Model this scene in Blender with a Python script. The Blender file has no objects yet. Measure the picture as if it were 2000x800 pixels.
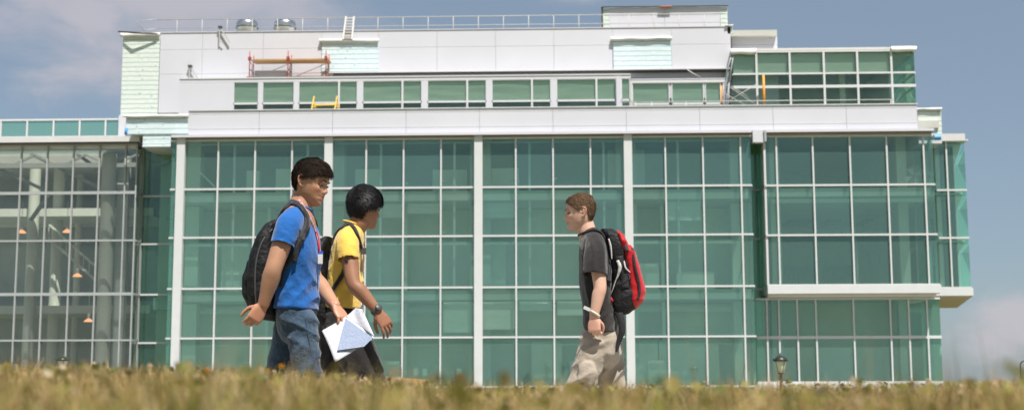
import bpy, bmesh, math, random
import numpy as np
from mathutils import Vector, Matrix, noise as mnoise
random.seed(7); rng = np.random.default_rng(11)
scn = bpy.context.scene
COL = scn.collection
R = math.radians
# ------------------------------------------------------------------ camera
F = 2602.0; YAW = R(1.76); PITCH = R(7.558); ROLL = R(-0.174)
CM = (Matrix.Rotation(YAW, 3, 'Z') @ Matrix.Rotation(math.pi/2+PITCH, 3, 'X') @ Matrix.Rotation(ROLL, 3, 'Z'))
cd = bpy.data.cameras.new('camera'); cam = bpy.data.objects.new('camera', cd); COL.objects.link(cam)
cam.matrix_world = CM.to_4x4()
cd.sensor_width = 36; cd.lens = F/2000*36; cd.clip_end = 20000; cd.clip_start = 0.05
cd.dof.use_dof = True; cd.dof.focus_distance = 7.3; cd.dof.aperture_fstop = 5.0
scn.camera = cam
def at(px, py, Y):
    """survey helper: the point at depth Y that the photograph shows at (px, py)"""
    d = CM @ Vector(((px-1000)/F, (400-py)/F, -1.0))
    return d*(Y/d.y)
def gx(px, py, Y): return at(px, py, Y).x
def gz(px, py, Y): return at(px, py, Y).z
# ------------------------------------------------------------------ objects
def link(o, parent=None):
    COL.objects.link(o)
    if parent is not None: o.parent = parent
    return o
def tag(o, label=None, cat=None, group=None, kind=None):
    if label: o['label'] = label
    if cat: o['category'] = cat
    if group: o['group'] = group
    if kind: o['kind'] = kind
    return o
def empty(name, loc=(0, 0, 0), rz=0, label=None, cat=None, group=None):
    o = bpy.data.objects.new(name, None); o.location = loc; o.rotation_euler = (0, 0, rz)
    o.empty_display_size = .2
    return tag(link(o), label, cat, group)
class MB:
    """collects boxes, bars, tubes and grids into one mesh"""
    def __init__(s): s.v = []; s.f = []; s.sm = []; s.off = Vector((0, 0, 0))
    def add(s, vs, fs, smooth=False):
        n = len(s.v); s.v += [tuple(Vector(v)) for v in vs]; s.f += [tuple(n+i for i in f) for f in fs]; s.sm += [smooth]*len(fs)
        return s
    def box(s, x0, x1, y0, y1, z0, z1):
        if x0 > x1: x0, x1 = x1, x0
        if y0 > y1: y0, y1 = y1, y0
        if z0 > z1: z0, z1 = z1, z0
        return s.add([(x0,y0,z0),(x1,y0,z0),(x1,y1,z0),(x0,y1,z0),(x0,y0,z1),(x1,y0,z1),(x1,y1,z1),(x0,y1,z1)],
              [(0,3,2,1),(4,5,6,7),(0,1,5,4),(1,2,6,5),(2,3,7,6),(3,0,4,7)])
    def bar(s, a, b, w, h=None):
        a = Vector(a); b = Vector(b); h = h or w; d = (b-a).normalized()
        u = d.cross(Vector((0, 1, 0)) if abs(d.y) < .9 else Vector((1, 0, 0))).normalized(); t = u.cross(d).normalized()
        u = u*w/2; t = t*h/2
        vs = [a-u-t, a+u-t, a+u+t, a-u+t, b-u-t, b+u-t, b+u+t, b-u+t]
        return s.add(vs, [(0,3,2,1),(4,5,6,7),(0,1,5,4),(1,2,6,5),(2,3,7,6),(3,0,4,7)])
    def tube(s, pts, r, n=10, cap=True, smooth=True):
        pts = [Vector(p) for p in pts]; rs = r if isinstance(r, (list, tuple)) else [r]*len(pts)
        vs = []; fs = []; prev = None
        for i, p in enumerate(pts):
            d = (pts[min(i+1, len(pts)-1)]-pts[max(i-1, 0)]).normalized()
            if prev is None: u = d.cross(Vector((0, 0, 1)) if abs(d.z) < .9 else Vector((1, 0, 0))).normalized()
            else: u = (prev-d*prev.dot(d)).normalized()
            prev = u; w = d.cross(u)
            for k in range(n):
                a = 2*math.pi*k/n; vs.append(p+(u*math.cos(a)+w*math.sin(a))*rs[i])
        for i in range(len(pts)-1):
            for k in range(n):
                fs.append((i*n+k, i*n+(k+1) % n, (i+1)*n+(k+1) % n, (i+1)*n+k))
        if cap: fs.append(tuple(range(n))[::-1]); fs.append(tuple((len(pts)-1)*n+k for k in range(n)))
        return s.add(vs, fs, smooth)
    def lathe(s, prof, c=(0, 0, 0), n=24, smooth=True):
        c = Vector(c); vs = []; fs = []
        for r, z in prof:
            for k in range(n):
                a = 2*math.pi*k/n; vs.append(c+Vector((r*math.cos(a), r*math.sin(a), z)))
        for i in range(len(prof)-1):
            for k in range(n): fs.append((i*n+k, i*n+(k+1) % n, (i+1)*n+(k+1) % n, (i+1)*n+k))
        return s.add(vs, fs, smooth)
    def build(s, name, mat, parent=None, loc=None):
        me = bpy.data.meshes.new(name)
        off = Vector(loc) if loc is not None else Vector((0, 0, 0))
        me.from_pydata([Vector(v)-off for v in s.v], [], s.f)
        if any(s.sm): me.polygons.foreach_set('use_smooth', s.sm)
        me.materials.append(mat); me.update()
        o = bpy.data.objects.new(name, me)
        if loc is not None: o.location = loc
        return link(o, parent)
# ------------------------------------------------------------------ materials
class NT:
    def __init__(s, m): s.t = m.node_tree; s.t.nodes.clear()
    def n(s, typ, **kw):
        nd = s.t.nodes.new(typ)
        for k, v in kw.items():
            if k.startswith('i_'):
                key = k[2:].replace('_', ' ')
                nd.inputs[int(key) if key.isdigit() else key].default_value = v
            else: setattr(nd, k, v)
        return nd
    def l(s, a, b): s.t.links.new(a, b)
def ramp(t, fac, stops):
    r = t.n('ShaderNodeValToRGB'); e = r.color_ramp.elements
    while len(e) < len(stops): e.new(.5)
    for i, (p, c) in enumerate(stops): e[i].position = p; e[i].color = tuple(c)+((1,) if len(c) == 3 else ())
    t.l(fac, r.inputs[0]); return r.outputs[0]
def mat(name, col, rough=.6, var=.12, scale=8., metal=0., bump=0., bscale=60., spec=.5, stretch=(1,1,1), sss=0., col2=None, detail=4, coat=0.):
    m = bpy.data.materials.new(name); m.use_nodes = True; t = NT(m)
    out = t.n('ShaderNodeOutputMaterial'); b = t.n('ShaderNodeBsdfPrincipled')
    tc = t.n('ShaderNodeTexCoord'); mp = t.n('ShaderNodeMapping'); mp.inputs['Scale'].default_value = stretch
    t.l(tc.outputs['Object'], mp.inputs[0])
    nz = t.n('ShaderNodeTexNoise', i_Scale=scale, i_Detail=detail, i_Roughness=.6); t.l(mp.outputs[0], nz.inputs['Vector'])
    c = Vector(col); lo = c*(1-var) if col2 is None else Vector(col2); hi = c*(1+var) if col2 is None else c
    t.l(ramp(t, nz.outputs['Fac'], [(.3, lo), (.7, hi)]), b.inputs['Base Color'])
    b.inputs['Roughness'].default_value = rough; b.inputs['Metallic'].default_value = metal
    b.inputs['Specular IOR Level'].default_value = spec
    if coat: b.inputs['Coat Weight'].default_value = coat
    if sss:
        b.inputs['Subsurface Weight'].default_value = sss; b.inputs['Subsurface Radius'].default_value = (.012, .005, .003); b.inputs['Subsurface Scale'].default_value = 1.
    if bump:
        n2 = t.n('ShaderNodeTexNoise', i_Scale=bscale, i_Detail=3.); t.l(mp.outputs[0], n2.inputs['Vector'])
        bp = t.n('ShaderNodeBump', i_Strength=bump, i_Distance=.01); t.l(n2.outputs['Fac'], bp.inputs['Height']); t.l(bp.outputs[0], b.inputs['Normal'])
    t.l(b.outputs[0], out.inputs[0]); return m
def glass(name, tint, refl=(.68, 1., .91), base=.09, haze=.0, hazecol=(.3, .5, .45)):
    m = bpy.data.materials.new(name); m.use_nodes = True; t = NT(m)
    out = t.n('ShaderNodeOutputMaterial'); tr = t.n('ShaderNodeBsdfTransparent', i_Color=tuple(tint)+(1,))
    gl = t.n('ShaderNodeBsdfGlossy', i_Color=tuple(refl)+(1,), i_Roughness=.02)
    lw = t.n('ShaderNodeLayerWeight', i_Blend=.35)
    ma = t.n('ShaderNodeMath', operation='MULTIPLY_ADD'); t.l(lw.outputs['Fresnel'], ma.inputs[0]); ma.inputs[1].default_value = .8; ma.inputs[2].default_value = base
    ma.use_clamp = True
    mx = t.n('ShaderNodeMixShader'); t.l(ma.outputs[0], mx.inputs[0]); t.l(tr.outputs[0], mx.inputs[1]); t.l(gl.outputs[0], mx.inputs[2])
    last = mx
    if haze:   # diffuse tint mixed in to brighten the dark panes
        df = t.n('ShaderNodeBsdfDiffuse', i_Color=tuple(hazecol)+(1,)); m2 = t.n('ShaderNodeMixShader', i_0=haze)
        t.l(mx.outputs[0], m2.inputs[1]); t.l(df.outputs[0], m2.inputs[2]); last = m2
    t.l(last.outputs[0], out.inputs[0]); return m
def emis(name, col, s):
    m = bpy.data.materials.new(name); m.use_nodes = True; t = NT(m)
    out = t.n('ShaderNodeOutputMaterial'); e = t.n('ShaderNodeEmission', i_Color=tuple(col)+(1,), i_Strength=s); t.l(e.outputs[0], out.inputs[0]); return m
M = {}
M['panel'] = mat('white_metal_panel', (.585, .585, .63), .42, .035, .35)
M['panel2'] = mat('white_metal_panel_seam', (.56, .56, .60), .5, .03, .35)
M['mull'] = mat('white_painted_aluminium', (.60, .61, .61), .35, .03, 2)
M['mullgrey'] = mat('grey_painted_aluminium', (.36, .38, .38), .4, .05, 2)
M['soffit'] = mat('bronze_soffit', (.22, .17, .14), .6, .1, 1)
M['pinksoffit'] = mat('pinkish_soffit_board', (.60, .50, .45), .7, .06, 1)
M['cornice'] = mat('grey_cornice_metal', (.60, .59, .59), .4, .05, 1)
M['gglass'] = glass('green_tinted_glass', (.76, .99, .89), base=.095, haze=.10, hazecol=(.38, .70, .61))
M['gglass2'] = glass('pale_green_glass', (.68, .97, .83), base=.06, haze=.05, hazecol=(.26, .64, .50))
M['aglass'] = glass('grey_tinted_glass', (.95, .97, .93), refl=(.9, 1., .93), base=.06, haze=.03, hazecol=(.45, .50, .47))
M['sglass'] = glass('strip_window_glass', (.84, 1., .90), base=.03, haze=.03, hazecol=(.35, .66, .53))
M['gglassb'] = glass('green_tinted_glass_b', (.70, .97, .87), base=.11, haze=.11, hazecol=(.37, .68, .62))
M['gglassc'] = glass('green_tinted_glass_c', (.82, 1., .92), base=.075, haze=.085, hazecol=(.42, .74, .62))
M['tglass'] = glass('terrace_glass', (.38, .66, .62), base=.10, haze=.35, hazecol=(.30, .55, .50))
M['ceil'] = mat('ceiling_board', (.70, .72, .68), .8, .05, 1)
M['slab'] = mat('slab_edge', (.50, .50, .46), .8, .08, 1)
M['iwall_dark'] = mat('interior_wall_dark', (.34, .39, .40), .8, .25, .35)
M['iwall_mid'] = mat('interior_wall_mid', (.70, .73, .68), .8, .14, .35)
M['iwall_light'] = mat('interior_wall_light', (.78, .79, .72), .8, .12, .35)
M['iframe'] = mat('interior_frame', (.72, .76, .74), .5, .04, 1)
M['column'] = mat('painted_column', (.72, .74, .68), .6, .05, 1)
M['blind'] = mat('roller_blind', (.84, .86, .80), .8, .06, 3, bump=.25, bscale=2.2, stretch=(.3, .3, 2.))
M['darkmetal'] = mat('dark_metal', (.06, .06, .06), .45, .1, 4)
M['membrane'] = mat('white_roof_membrane', (.66, .65, .63), .6, .05, 3, bump=.3, bscale=6)
M['tarp'] = mat('blue_tarp', (.05, .25, .50), .5, .2, 5)
M['steel'] = mat('galvanised_steel', (.62, .64, .66), .28, .08, 3, metal=1.)
M['railm'] = mat('rail_paint', (.44, .43, .40), .5, .05, 2)
M['redpaint'] = mat('red_scaffold_paint', (.32, .05, .04), .55, .25, 10)
M['yellow'] = mat('yellow_paint', (.85, .55, .10), .5, .1, 6)
M['orange'] = mat('orange_paint', (.85, .33, .03), .5, .1, 6)
M['wood'] = mat('weathered_plank', (.45, .27, .12), .75, .25, 6, stretch=(.3, 3, 3))
M['alu'] = mat('aluminium', (.62, .58, .55), .35, .06, 5)
EXPO = 0.52; SKY_SAT = .8; SKY_VAL = 1.0
# ================================================================== sheathing material (insulation boards with taped seams)
def sheath_mat(name, c1, c2, pitch):
    m = bpy.data.materials.new(name); m.use_nodes = True; t = NT(m)
    out = t.n('ShaderNodeOutputMaterial'); b = t.n('ShaderNodeBsdfPrincipled', i_Roughness=.55)
    tc = t.n('ShaderNodeTexCoord'); sp = t.n('ShaderNodeSeparateXYZ'); t.l(tc.outputs['Object'], sp.inputs[0])
    nz = t.n('ShaderNodeTexNoise', i_Scale=3., i_Detail=3.); t.l(tc.outputs['Object'], nz.inputs['Vector'])
    w = t.n('ShaderNodeMath', operation='MULTIPLY_ADD'); t.l(nz.outputs['Fac'], w.inputs[0]); w.inputs[1].default_value = .05; t.l(sp.outputs['Z'], w.inputs[2])
    fr = t.n('ShaderNodeMath', operation='PINGPONG'); t.l(w.outputs[0], fr.inputs[0]); fr.inputs[1].default_value = pitch/2
    lt = t.n('ShaderNodeMath', operation='LESS_THAN'); t.l(fr.outputs[0], lt.inputs[0]); lt.inputs[1].default_value = .017
    # patches of tape and stains
    n2 = t.n('ShaderNodeTexNoise', i_Scale=5., i_Detail=2.); mp = t.n('ShaderNodeMapping'); mp.inputs['Scale'].default_value = (1, 1, 3.5)
    t.l(tc.outputs['Object'], mp.inputs[0]); t.l(mp.outputs[0], n2.inputs['Vector'])
    c = ramp(t, n2.outputs['Fac'], [(.36, c2), (.48, c1), (.72, c1), (.78, tuple(.75*x for x in c1))])
    mx = t.n('ShaderNodeMix', data_type='RGBA'); t.l(lt.outputs[0], mx.inputs[0]); t.l(c, mx.inputs[6]); mx.inputs[7].default_value = (c1[0]*.5, c1[1]*.62, c1[2]*.62, 1)
    vo = t.n('ShaderNodeTexVoronoi', i_Scale=3.4, i_Randomness=.75); t.l(tc.outputs['Object'], vo.inputs['Vector'])
    vl = t.n('ShaderNodeMath', operation='LESS_THAN'); t.l(vo.outputs['Distance'], vl.inputs[0]); vl.inputs[1].default_value = .11
    m3 = t.n('ShaderNodeMix', data_type='RGBA'); t.l(vl.outputs[0], m3.inputs[0]); t.l(mx.outputs[2], m3.inputs[6]); m3.inputs[7].default_value = (c1[0]*.45, c1[1]*.6, c1[2]*.55, 1)
    t.l(m3.outputs[2], b.inputs['Base Color']); t.l(b.outputs[0], out.inputs[0]); return m
M['sheath_g'] = sheath_mat('greenish_sheathing', (.62, .68, .63), (.70, .73, .69), .20)
M['sheath_b'] = sheath_mat('pale_blue_sheathing', (.60, .70, .73), (.70, .76, .78), .21)
YM = 53.0                                    # main curtain wall plane
def lines(pxs, py, Y): return [gx(p, py, Y) for p in pxs]
bld = empty('building', (0, YM, -3), label='long white and green glass building under construction behind the three students', cat='building')
inv = Vector((0, -YM, 3))
def part(mb, name, m, parent=bld):
    o = mb.build(name, m, None); o.parent = parent
    if parent is bld: o.matrix_parent_inverse = Matrix.Translation(inv)
    return o
NX = [0]
def curtain(parent, name, Y, xs, zs, m_frame, m_glass, wide=(), wv=.064, wh=.072, d=.12, xl=None, xr=None, thick_rows=(), skip=()):
    """one bay: a frame mesh and one pane per cell. xs/zs: centre lines of mullions and transoms"""
    f = MB(); x0 = xs[0] if xl is None else xl; x1 = xs[-1] if xr is None else xr
    for i, z in enumerate(zs):
        h = wh*(1.6 if i in thick_rows else 1)
        f.box(x0, x1, Y-d*.8, Y-.005, z-h/2, z+h/2)
    for x in xs:
        f.box(x-wv/2, x+wv/2, Y-d*.8-.003, Y-.003, min(zs), max(zs))
    fr = part(f, name, m_frame, parent)
    ex = sorted(set(([xl] if xl is not None else [])+list(xs)+([xr] if xr is not None else [])))
    zz = sorted(zs)
    for i in range(len(ex)-1):
        for j in range(len(zz)-1):
            p = MB(); e = .004
            ty = random.uniform(-.008, .008)
            xa, xb, za, zb = ex[i]+e, ex[i+1]-e, zz[j]+e, zz[j+1]-e
            p.add([(xa, Y+.01+ty, za), (xb, Y+.01-ty, za), (xb, Y+.01-ty*.3, zb), (xa, Y+.01+ty*.3, zb)], [(0, 1, 2, 3)])
            o = p.build('pane', random.choice((m_glass, m_glass, M['gglassb'], M['gglassc'])) if m_glass is M['gglass'] else m_glass); o.parent = fr
    return fr
# ---- lines of the main wall
CX = [gx(350.5, 480, YM), gx(640.5, 480, YM), gx(934.8, 480, YM), gx(1228.6, 480, YM)]
ZROW = [gz(935, p, YM) for p in (270.5, 366, 460.8, 560.8, 658, 755)] + [-3.1]
ZB = -3.2; ROWB = -3.1
XE_R = gx(1471, 480, YM); XE_L = gx(330, 480, YM)
ms = (CX[3]-CX[0])/12
# wide columns
for x in CX:
    part(MB().box(x-.165, x+.165, YM-.22, YM+.25, ZB, gz(935, 265.5, YM)), 'facade_column', M['mull'])
bays = []
for b in range(3):
    x0, x1 = CX[b]+.165, CX[b+1]-.165
    c0, c1 = CX[b], CX[b+1]; s = (c1-c0)/4
    curtain(bld, 'window', YM, [c0+s, c0+2*s, c0+3*s], ZROW, M['mull'], M['gglass'], xl=x0, xr=x1)
s = (CX[3]-CX[2])/4
curtain(bld, 'window', YM, [CX[3]+s, CX[3]+2*s, CX[3]+3*s], ZROW, M['mull'], M['gglass'], xl=CX[3]+.165, xr=XE_R)
curtain(bld, 'window', YM, [], ZROW, M['mull'], M['gglass'], xl=XE_L, xr=CX[0]-.165)
# side returns of the main wall (glass facing sideways)
def side_return(x, y0, y1, zs, parent=bld, mf=None, mg=None):
    f = MB(); mf = mf or M['mull']; mg = mg or M['gglass2']
    for z in zs: f.box(x-.03, x+.03, y0, y1, z-.035, z+.035)
    f.box(x-.035, x+.035, y1-.06, y1, min(zs), max(zs))
    fr = part(f, 'side_window', mf, parent)
    zz = sorted(zs)
    for j in range(len(zz)-1):
        o = MB().add([(x, y0, zz[j]+.01), (x, y1, zz[j]+.01), (x, y1, zz[j+1]-.01), (x, y0, zz[j+1]-.01)], [(0, 1, 2, 3)]).build('pane', mg); o.parent = fr
YRL, YRR = 54.8, 54.3
side_return(XE_L, YM+.01, YRL, ZROW); side_return(XE_R, YM+.01, YRR, ZROW)
# ---- right bay (projecting box, same plane) and the set-back wall under it
RX = [gx(p, 460, YM) for p in (1520.5, 1592, 1665, 1737.5, 1810)]
RL, RR = gx(1497, 460, YM), gx(1830, 460, YM)
RZ = [gz(1660, 266, YM), gz(1660, 361.5, YM), gz(1660, 458.5, YM), gz(1660, 556, YM)]
curtain(bld, 'window', YM, RX, RZ, M['mull'], M['gglass'], xl=RL, xr=RR)
side_return(RL, YM+.01, 56.0, RZ); side_return(RR, YM+.01, 56.0, RZ)
part(MB().box(RL-.03, RL+.05, YM-.04, YM+.5, RZ[3], RZ[0]), 'corner_trim', M['cornice'])
part(MB().box(RL-.02, RR+.05, YM-.12, 56.0, gz(1660, 572.5, YM), RZ[3]-.003), 'floor_edge', M['mull'])
part(MB().box(RL+.02, RR+.0, YM-.02, 56.2, gz(1660, 572.5, YM)-.02, gz(1660, 572.5, YM)-.002), 'soffit', M['pinksoffit'])
YL = 53.85
LXs = [gx(p, 660, YL) for p in (1498.5, 1522, 1558, 1594.5, 1668, 1740, 1776, 1812)]
LL, LR = gx(1477, 660, YL), gx(1838, 660, YL)
LZ = [gz(1660, 583, YL), gz(1660, 658, YL), gz(1660, 746.5, YL)]
curtain(bld, 'window', YL, LXs, LZ, M['mull'], M['gglass'], xl=LL, xr=LR, thick_rows=(1, 2))
side_return(LR, YL+.01, 64., LZ)
part(MB().box(LL, LR, YL-.2, YL+.3, ZB, LZ[2]-.06), 'plinth', M['slab'])
part(MB().box(RL+.03, RR-.02, YL-.02, YL+.12, LZ[0]+.045, gz(1660, 572.5, YM)-.025), 'soffit_fascia', M['pinksoffit'])
# ---- far right block, cantilevered, its end wall splayed
YF = 54.6
fx = [gx(p, 470, YF) for p in (1855,)]; FL, FR = gx(1833, 470, YF), gx(1892, 470, YF)
FZ = [gz(1855, 276, YF), gz(1855, 371.5, YF), gz(1855, 464.5, YF), gz(1855, 561.5, YF)]
curtain(bld, 'window', YF, fx, FZ, M['mull'], M['gglass'], xl=FL, xr=FR)
def splay(parent, z0, z1, name, m, x0, x1, y0, y1, xb0, xb1):
    return part(MB().add([(x0,y0,z0),(x1,y0,z0),(xb1,y1,z0),(xb0,y1,z0),(x0,y0,z1),(x1,y0,z1),(xb1,y1,z1),(xb0,y1,z1)],
              [(0,3,2,1),(4,5,6,7),(0,1,5,4),(1,2,6,5),(2,3,7,6),(3,0,4,7)]), name, m, parent)
zsb = gz(1860, 577, YF); bk = at(1870, 600, YF); kk = zsb/bk.z; bk = bk*kk
splay(bld, zsb, FZ[3]-.01, 'floor_edge', M['mull'], FL-.3, FR+.06, YF-.1, bk.y, FL-.3, bk.x)
splay(bld, zsb-.02, zsb-.003, 'soffit', M['pinksoffit'], FL-.3, FR+.03, YF-.08, bk.y-.03, FL-.3, bk.x-.03)
for j in range(3):      # splayed end wall
    o = MB().add([(FR, YF, FZ[j]), (bk.x, bk.y, FZ[j]), (bk.x, bk.y, FZ[j+1]), (FR, YF, FZ[j+1])], [(0, 1, 2, 3)]).build('end_pane', M['gglassb']); o.parent = bld; o.matrix_parent_inverse = Matrix.Translation(inv)
splay(bld, FZ[0]+.04, gz(1860, 263, YF), 'cornice', M['cornice'], FL+.25, FR-.02, YF-.25, 60., FL+.25, FR-.02)
splay(bld, FZ[0]-.02, FZ[0]+.038, 'head_trim', M['mull'], FL-.1, FR+.1, YF-.25, 60., FL-.1, FR+.1)
# ---- recesses
def recess(x0, x1, Y, rows, px):
    zs = [gz(px, r, Y) for r in rows]+[-3.1]
    curtain(bld, 'recess_window', Y, [], zs, M['mull'], M['gglass2'], xl=x0, xr=x1)
recess(XE_R+.03, RL-.03, YRR, (279, 371, 466, 564.5), 1480)
recess(gx(277, 480, YRL), XE_L-.03, YRL, (287, 383.5, 476.5, 575, 669), 305)
part(MB().box(gx(272, 480, YRL)-.05, gx(272, 480, YRL)+.1, YRL-.1, YRL+.1, -3, gz(305, 287, YRL)), 'corner_post', M['mull'])
part(MB().box(gx(1468.5, 270, YM), gx(1490, 270, YM), YM-.28, YM+.05, gz(1480, 277.5, YM-.28), gz(1480, 256, YM)), 'recess_panel', M['panel'])
part(MB().box(XE_R, RL, YM+.06, YRR+.2, gz(1480, 270, YM), gz(1480, 262, YM)), 'recess_ceiling', M['panel2'])
# ---- cornices, band and parapet
zc1 = gz(935, 263.6, YM-.35); zc0 = gz(935, 258, YM-.35)
def cornice(xa, xb):
    part(MB().box(xa, xb, YM-.35, YM+.02, zc1+.012, zc0), 'cornice', M['panel'])
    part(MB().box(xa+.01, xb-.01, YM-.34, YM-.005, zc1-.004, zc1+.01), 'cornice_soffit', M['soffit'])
    part(MB().box(xa+.02, xb-.02, YM-.05, YM+.05, ZROW[0]-.02, zc1-.006), 'head_trim', M['cornice'])
cornice(gx(334.5, 265, YM-.35), gx(1468, 265, YM-.35)); cornice(gx(1492, 265, YM-.35), gx(1825, 265, YM-.35))
part(MB().box(gx(1490, 262, YM), gx(1494, 262, YM), YM-.36, YM+.4, gz(1492, 279, YM), gz(1492, 258, YM)), 'downspout', M['mullgrey'])
def paneled(name, xs, zs, Y, t=.06, gap=.011, m=None, backm=None, seedv=.0):
    p = MB()
    for i in range(len(xs)-1):
        for j in range(len(zs)-1):
            p.box(xs[i]+gap/2, xs[i+1]-gap/2, Y, Y+t, zs[j]+gap/2, zs[j+1]-gap/2)
    o = part(p, name, m or M['panel'])
    b = part(MB().box(xs[0], xs[-1], Y+t+.004, Y+t+.06, zs[0], zs[-1]), name+'_backing', backm or M['panel2'])
    return o
ZBT = gz(935, 212, YM)                       # terrace parapet top
bx = [gx(368, 240, YM)]+[gx(506.3+143.4*k, 240, YM) for k in range(9)]+[gx(1792, 240, YM)]
paneled('band_panel', bx, [zc0-.02, gz(935, 248, YM), gz(935, 218.5, YM), ZBT], YM-.02)
part(MB().box(bx[0]-.02, bx[-1]+.02, YM-.06, YM+.25, ZBT+.002, ZBT+.04), 'parapet_cap', M['mull'])
part(MB().box(gx(250, 240, YM), gx(1838, 240, YM), YM+.3, 70, ZBT-.9, ZBT-.6), 'terrace_deck', M['slab'])
# ---- sheathing patches
def wavy(xa, xb, Y, z, h, name='membrane_flap', m=None, amp=.05, n=26, dep=.09, droop=.05):
    vs = []; fs = []
    for i in range(n+1):
        x = xa+(xb-xa)*i/n; a = mnoise.noise((x*1.3, z, 3)); b_ = mnoise.noise((x*2.1, z, 9))
        vs += [(x, Y+.02, z+.02*a), (x, Y-dep, z+amp*a*.5), (x, Y-dep-.02, z-h+amp*b_), (x, Y-dep+.03, z-h-.01+amp*b_)]
        if i: 
            k = 4*i
            for q in range(3): fs.append((k-4+q, k-4+q+1, k+q+1, k+q))
    return part(MB().add(vs, fs, True), name, m or M['membrane'])
def patch(px0, px1, py0, py1, Y, m, ref=None, flap=True, th=.05, fh=.12):
    rx, ry = (px0+px1)/2, (py0+py1)/2
    x0, x1 = gx(px0, ry, Y), gx(px1, ry, Y); z1, z0 = gz(rx, py0, Y), gz(rx, py1, Y)
    part(MB().box(x0, x1, Y, Y+th, z0, z1), 'sheathing_board', m)
    if flap: wavy(x0-.1, x1+.02, Y, z1+.06, fh)
    return x0, x1, z0, z1
YP = 55.2
# ---- penthouse
xs_p = [gx(311, 150, YP), gx(394, 150, YP), gx(513, 150, YP), gx(628, 110, YP)]
xs_p += [gx(739, 110, YP), gx(853.5, 110, YP), gx(968, 110, YP), gx(1082, 110, YP), gx(1197, 110, YP), gx(1312, 110, YP), gx(1428, 110, YP)]
ZP = gz(935, 58, YP)
zsp = [gz(935, 215, YP), gz(935, 139, YP), gz(935, 91, YP), ZP]
paneled('penthouse_wall', xs_p, zsp, YP, gap=.009)
# the seam shade, put in as grey and dark strips under the penthouse wall
part(MB().box(gx(640, 140, YP-.3), gx(1430, 140, YP-.3), YP-.3, YP-.003, gz(935, 139.5, YP-.3), gz(935, 137.5, YP-.3)), 'shade_strip', M['cornice'])
part(MB().box(gx(650, 140, YP-.25), gx(1430, 140, YP-.25), YP-.22, YP-.003, gz(935, 143.5, YP-.25), gz(935, 141, YP-.25)), 'shade_strip', M['darkmetal'])
part(MB().box(xs_p[0], gx(1518, 80, YP+.2), YP+.2, 72, ZP-.35, ZP-.1), 'penthouse_roof', M['slab'])
part(MB().box(xs_p[0]+.02, xs_p[0]+.2, YP+.15, 72, zsp[0], ZP-.02), 'penthouse_side_wall', M['panel'])
part(MB().box(xs_p[0]-.02, xs_p[-1], YP-.03, YP+.2, ZP+.002, ZP+.035), 'parapet_cap', M['panel'])
zw = gz(1470, 71, YP+.5)
paneled('penthouse_wing_wall', [gx(1429, 85, YP+.5), gx(1518.5, 85, YP+.5)], [gz(1470, 215, YP+.5), gz(1470, 88, YP+.5), zw], YP+.5)
part(MB().box(gx(1517, 85, YP+.5), gx(1518.4, 85, YP+.5), YP+.57, 72, zsp[0], zw-.01), 'penthouse_side_wall', M['panel'])
# raised stair tower
YW = YP+.6; zt = gz(1297, 14.5, YW)
paneled('tower_wall', [gx(1190, 40, YW), gx(1298, 40, YW), gx(1407, 40, YW)], [ZP+.04, gz(1297, 30, YW), zt], YW, gap=.012)
for a, b_ in ((1176, 1190), (1407, 1421)):
    part(MB().box(gx(a, 30, YW)+.003, gx(b_, 30, YW)-.003, YW, YW+.06, ZP+.04, zt-.03), 'sheathing_board', M['sheath_g'])
part(MB().box(gx(1174.5, 30, YW), gx(1177.5, 30, YW), YW-.05, YW+.05, ZP, zt), 'edge_trim', M['darkmetal'])
part(MB().box(gx(1177, 30, YW+.3), gx(1420, 30, YW+.3), YW+.2, 66, ZP, zt-.05), 'tower_core', M['panel'])
wavy(gx(1174, 12, YW), gx(1422, 12, YW), YW-.05, zt+.06, .05, 'roof_edge', M['darkmetal'], amp=.03, dep=.05)
wavy(gx(1288, 14, YW-.1), gx(1312, 14, YW-.1), YW-.07, gz(1300, 13, YW-.1), .05, 'red_tarp', mat('red_tarp', (.28, .06, .05), .6), n=6, dep=.1)
patch(1421, 1431, 52, 66, YP, M['sheath_g'], fh=.05)
patch(238, 310, 68, 226, YP-.05, M['sheath_g'], fh=.14)
part(MB().box(gx(240, 150, YP)+.02, gx(308, 150, YP), YP+.01, 70, gz(275, 225, YP), gz(275, 72, YP)), 'corner_core', M['panel'])
part(MB().tube([at(231, 62, YP-.2), at(262, 64, YP-.4), at(308, 66.5, YP-.2)], [.03, .045, .03]), 'roof_edge', M['darkmetal'])
patch(628.5, 739, 80, 139, YP-.06, M['sheath_b']); patch(1198, 1311.5, 75.5, 134.5, YP-.06, M['sheath_b'])
patch(246, 368, 227, 262, YM-.02, M['sheath_b'], fh=.11); patch(279, 333.5, 262.2, 284.5, YM+.02, M['sheath_b'], flap=False)
part(MB().box(gx(279, 285, YM+.02), gx(334, 285, YM+.02), YM-.06, YRL, gz(305, 287, YM), gz(305, 285, YM)), 'sheathing_sill', M['mull'])
patch(1793, 1839, 214, 263, YM+.4, M['sheath_g'], fh=.08)
part(MB().box(gx(1793, 240, YM+.5), gx(1838, 240, YM+.5), YM+.5, 62, gz(1815, 280, YM+.5), gz(1815, 216, YM+.5)), 'corner_core', M['panel'])
for a, b_, c, d_, Y in ((1824, 1837, 263, 273, YM+.3), (244.5, 250, 251, 263, YM-.05)):
    wavy(gx(a, c, Y), gx(b_, c, Y), Y, gz((a+b_)/2, c, Y), abs(gz((a+b_)/2, c, Y)-gz((a+b_)/2, d_, Y)), 'blue_tarp_flap', M['tarp'], n=6, dep=.06, amp=.03)
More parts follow.
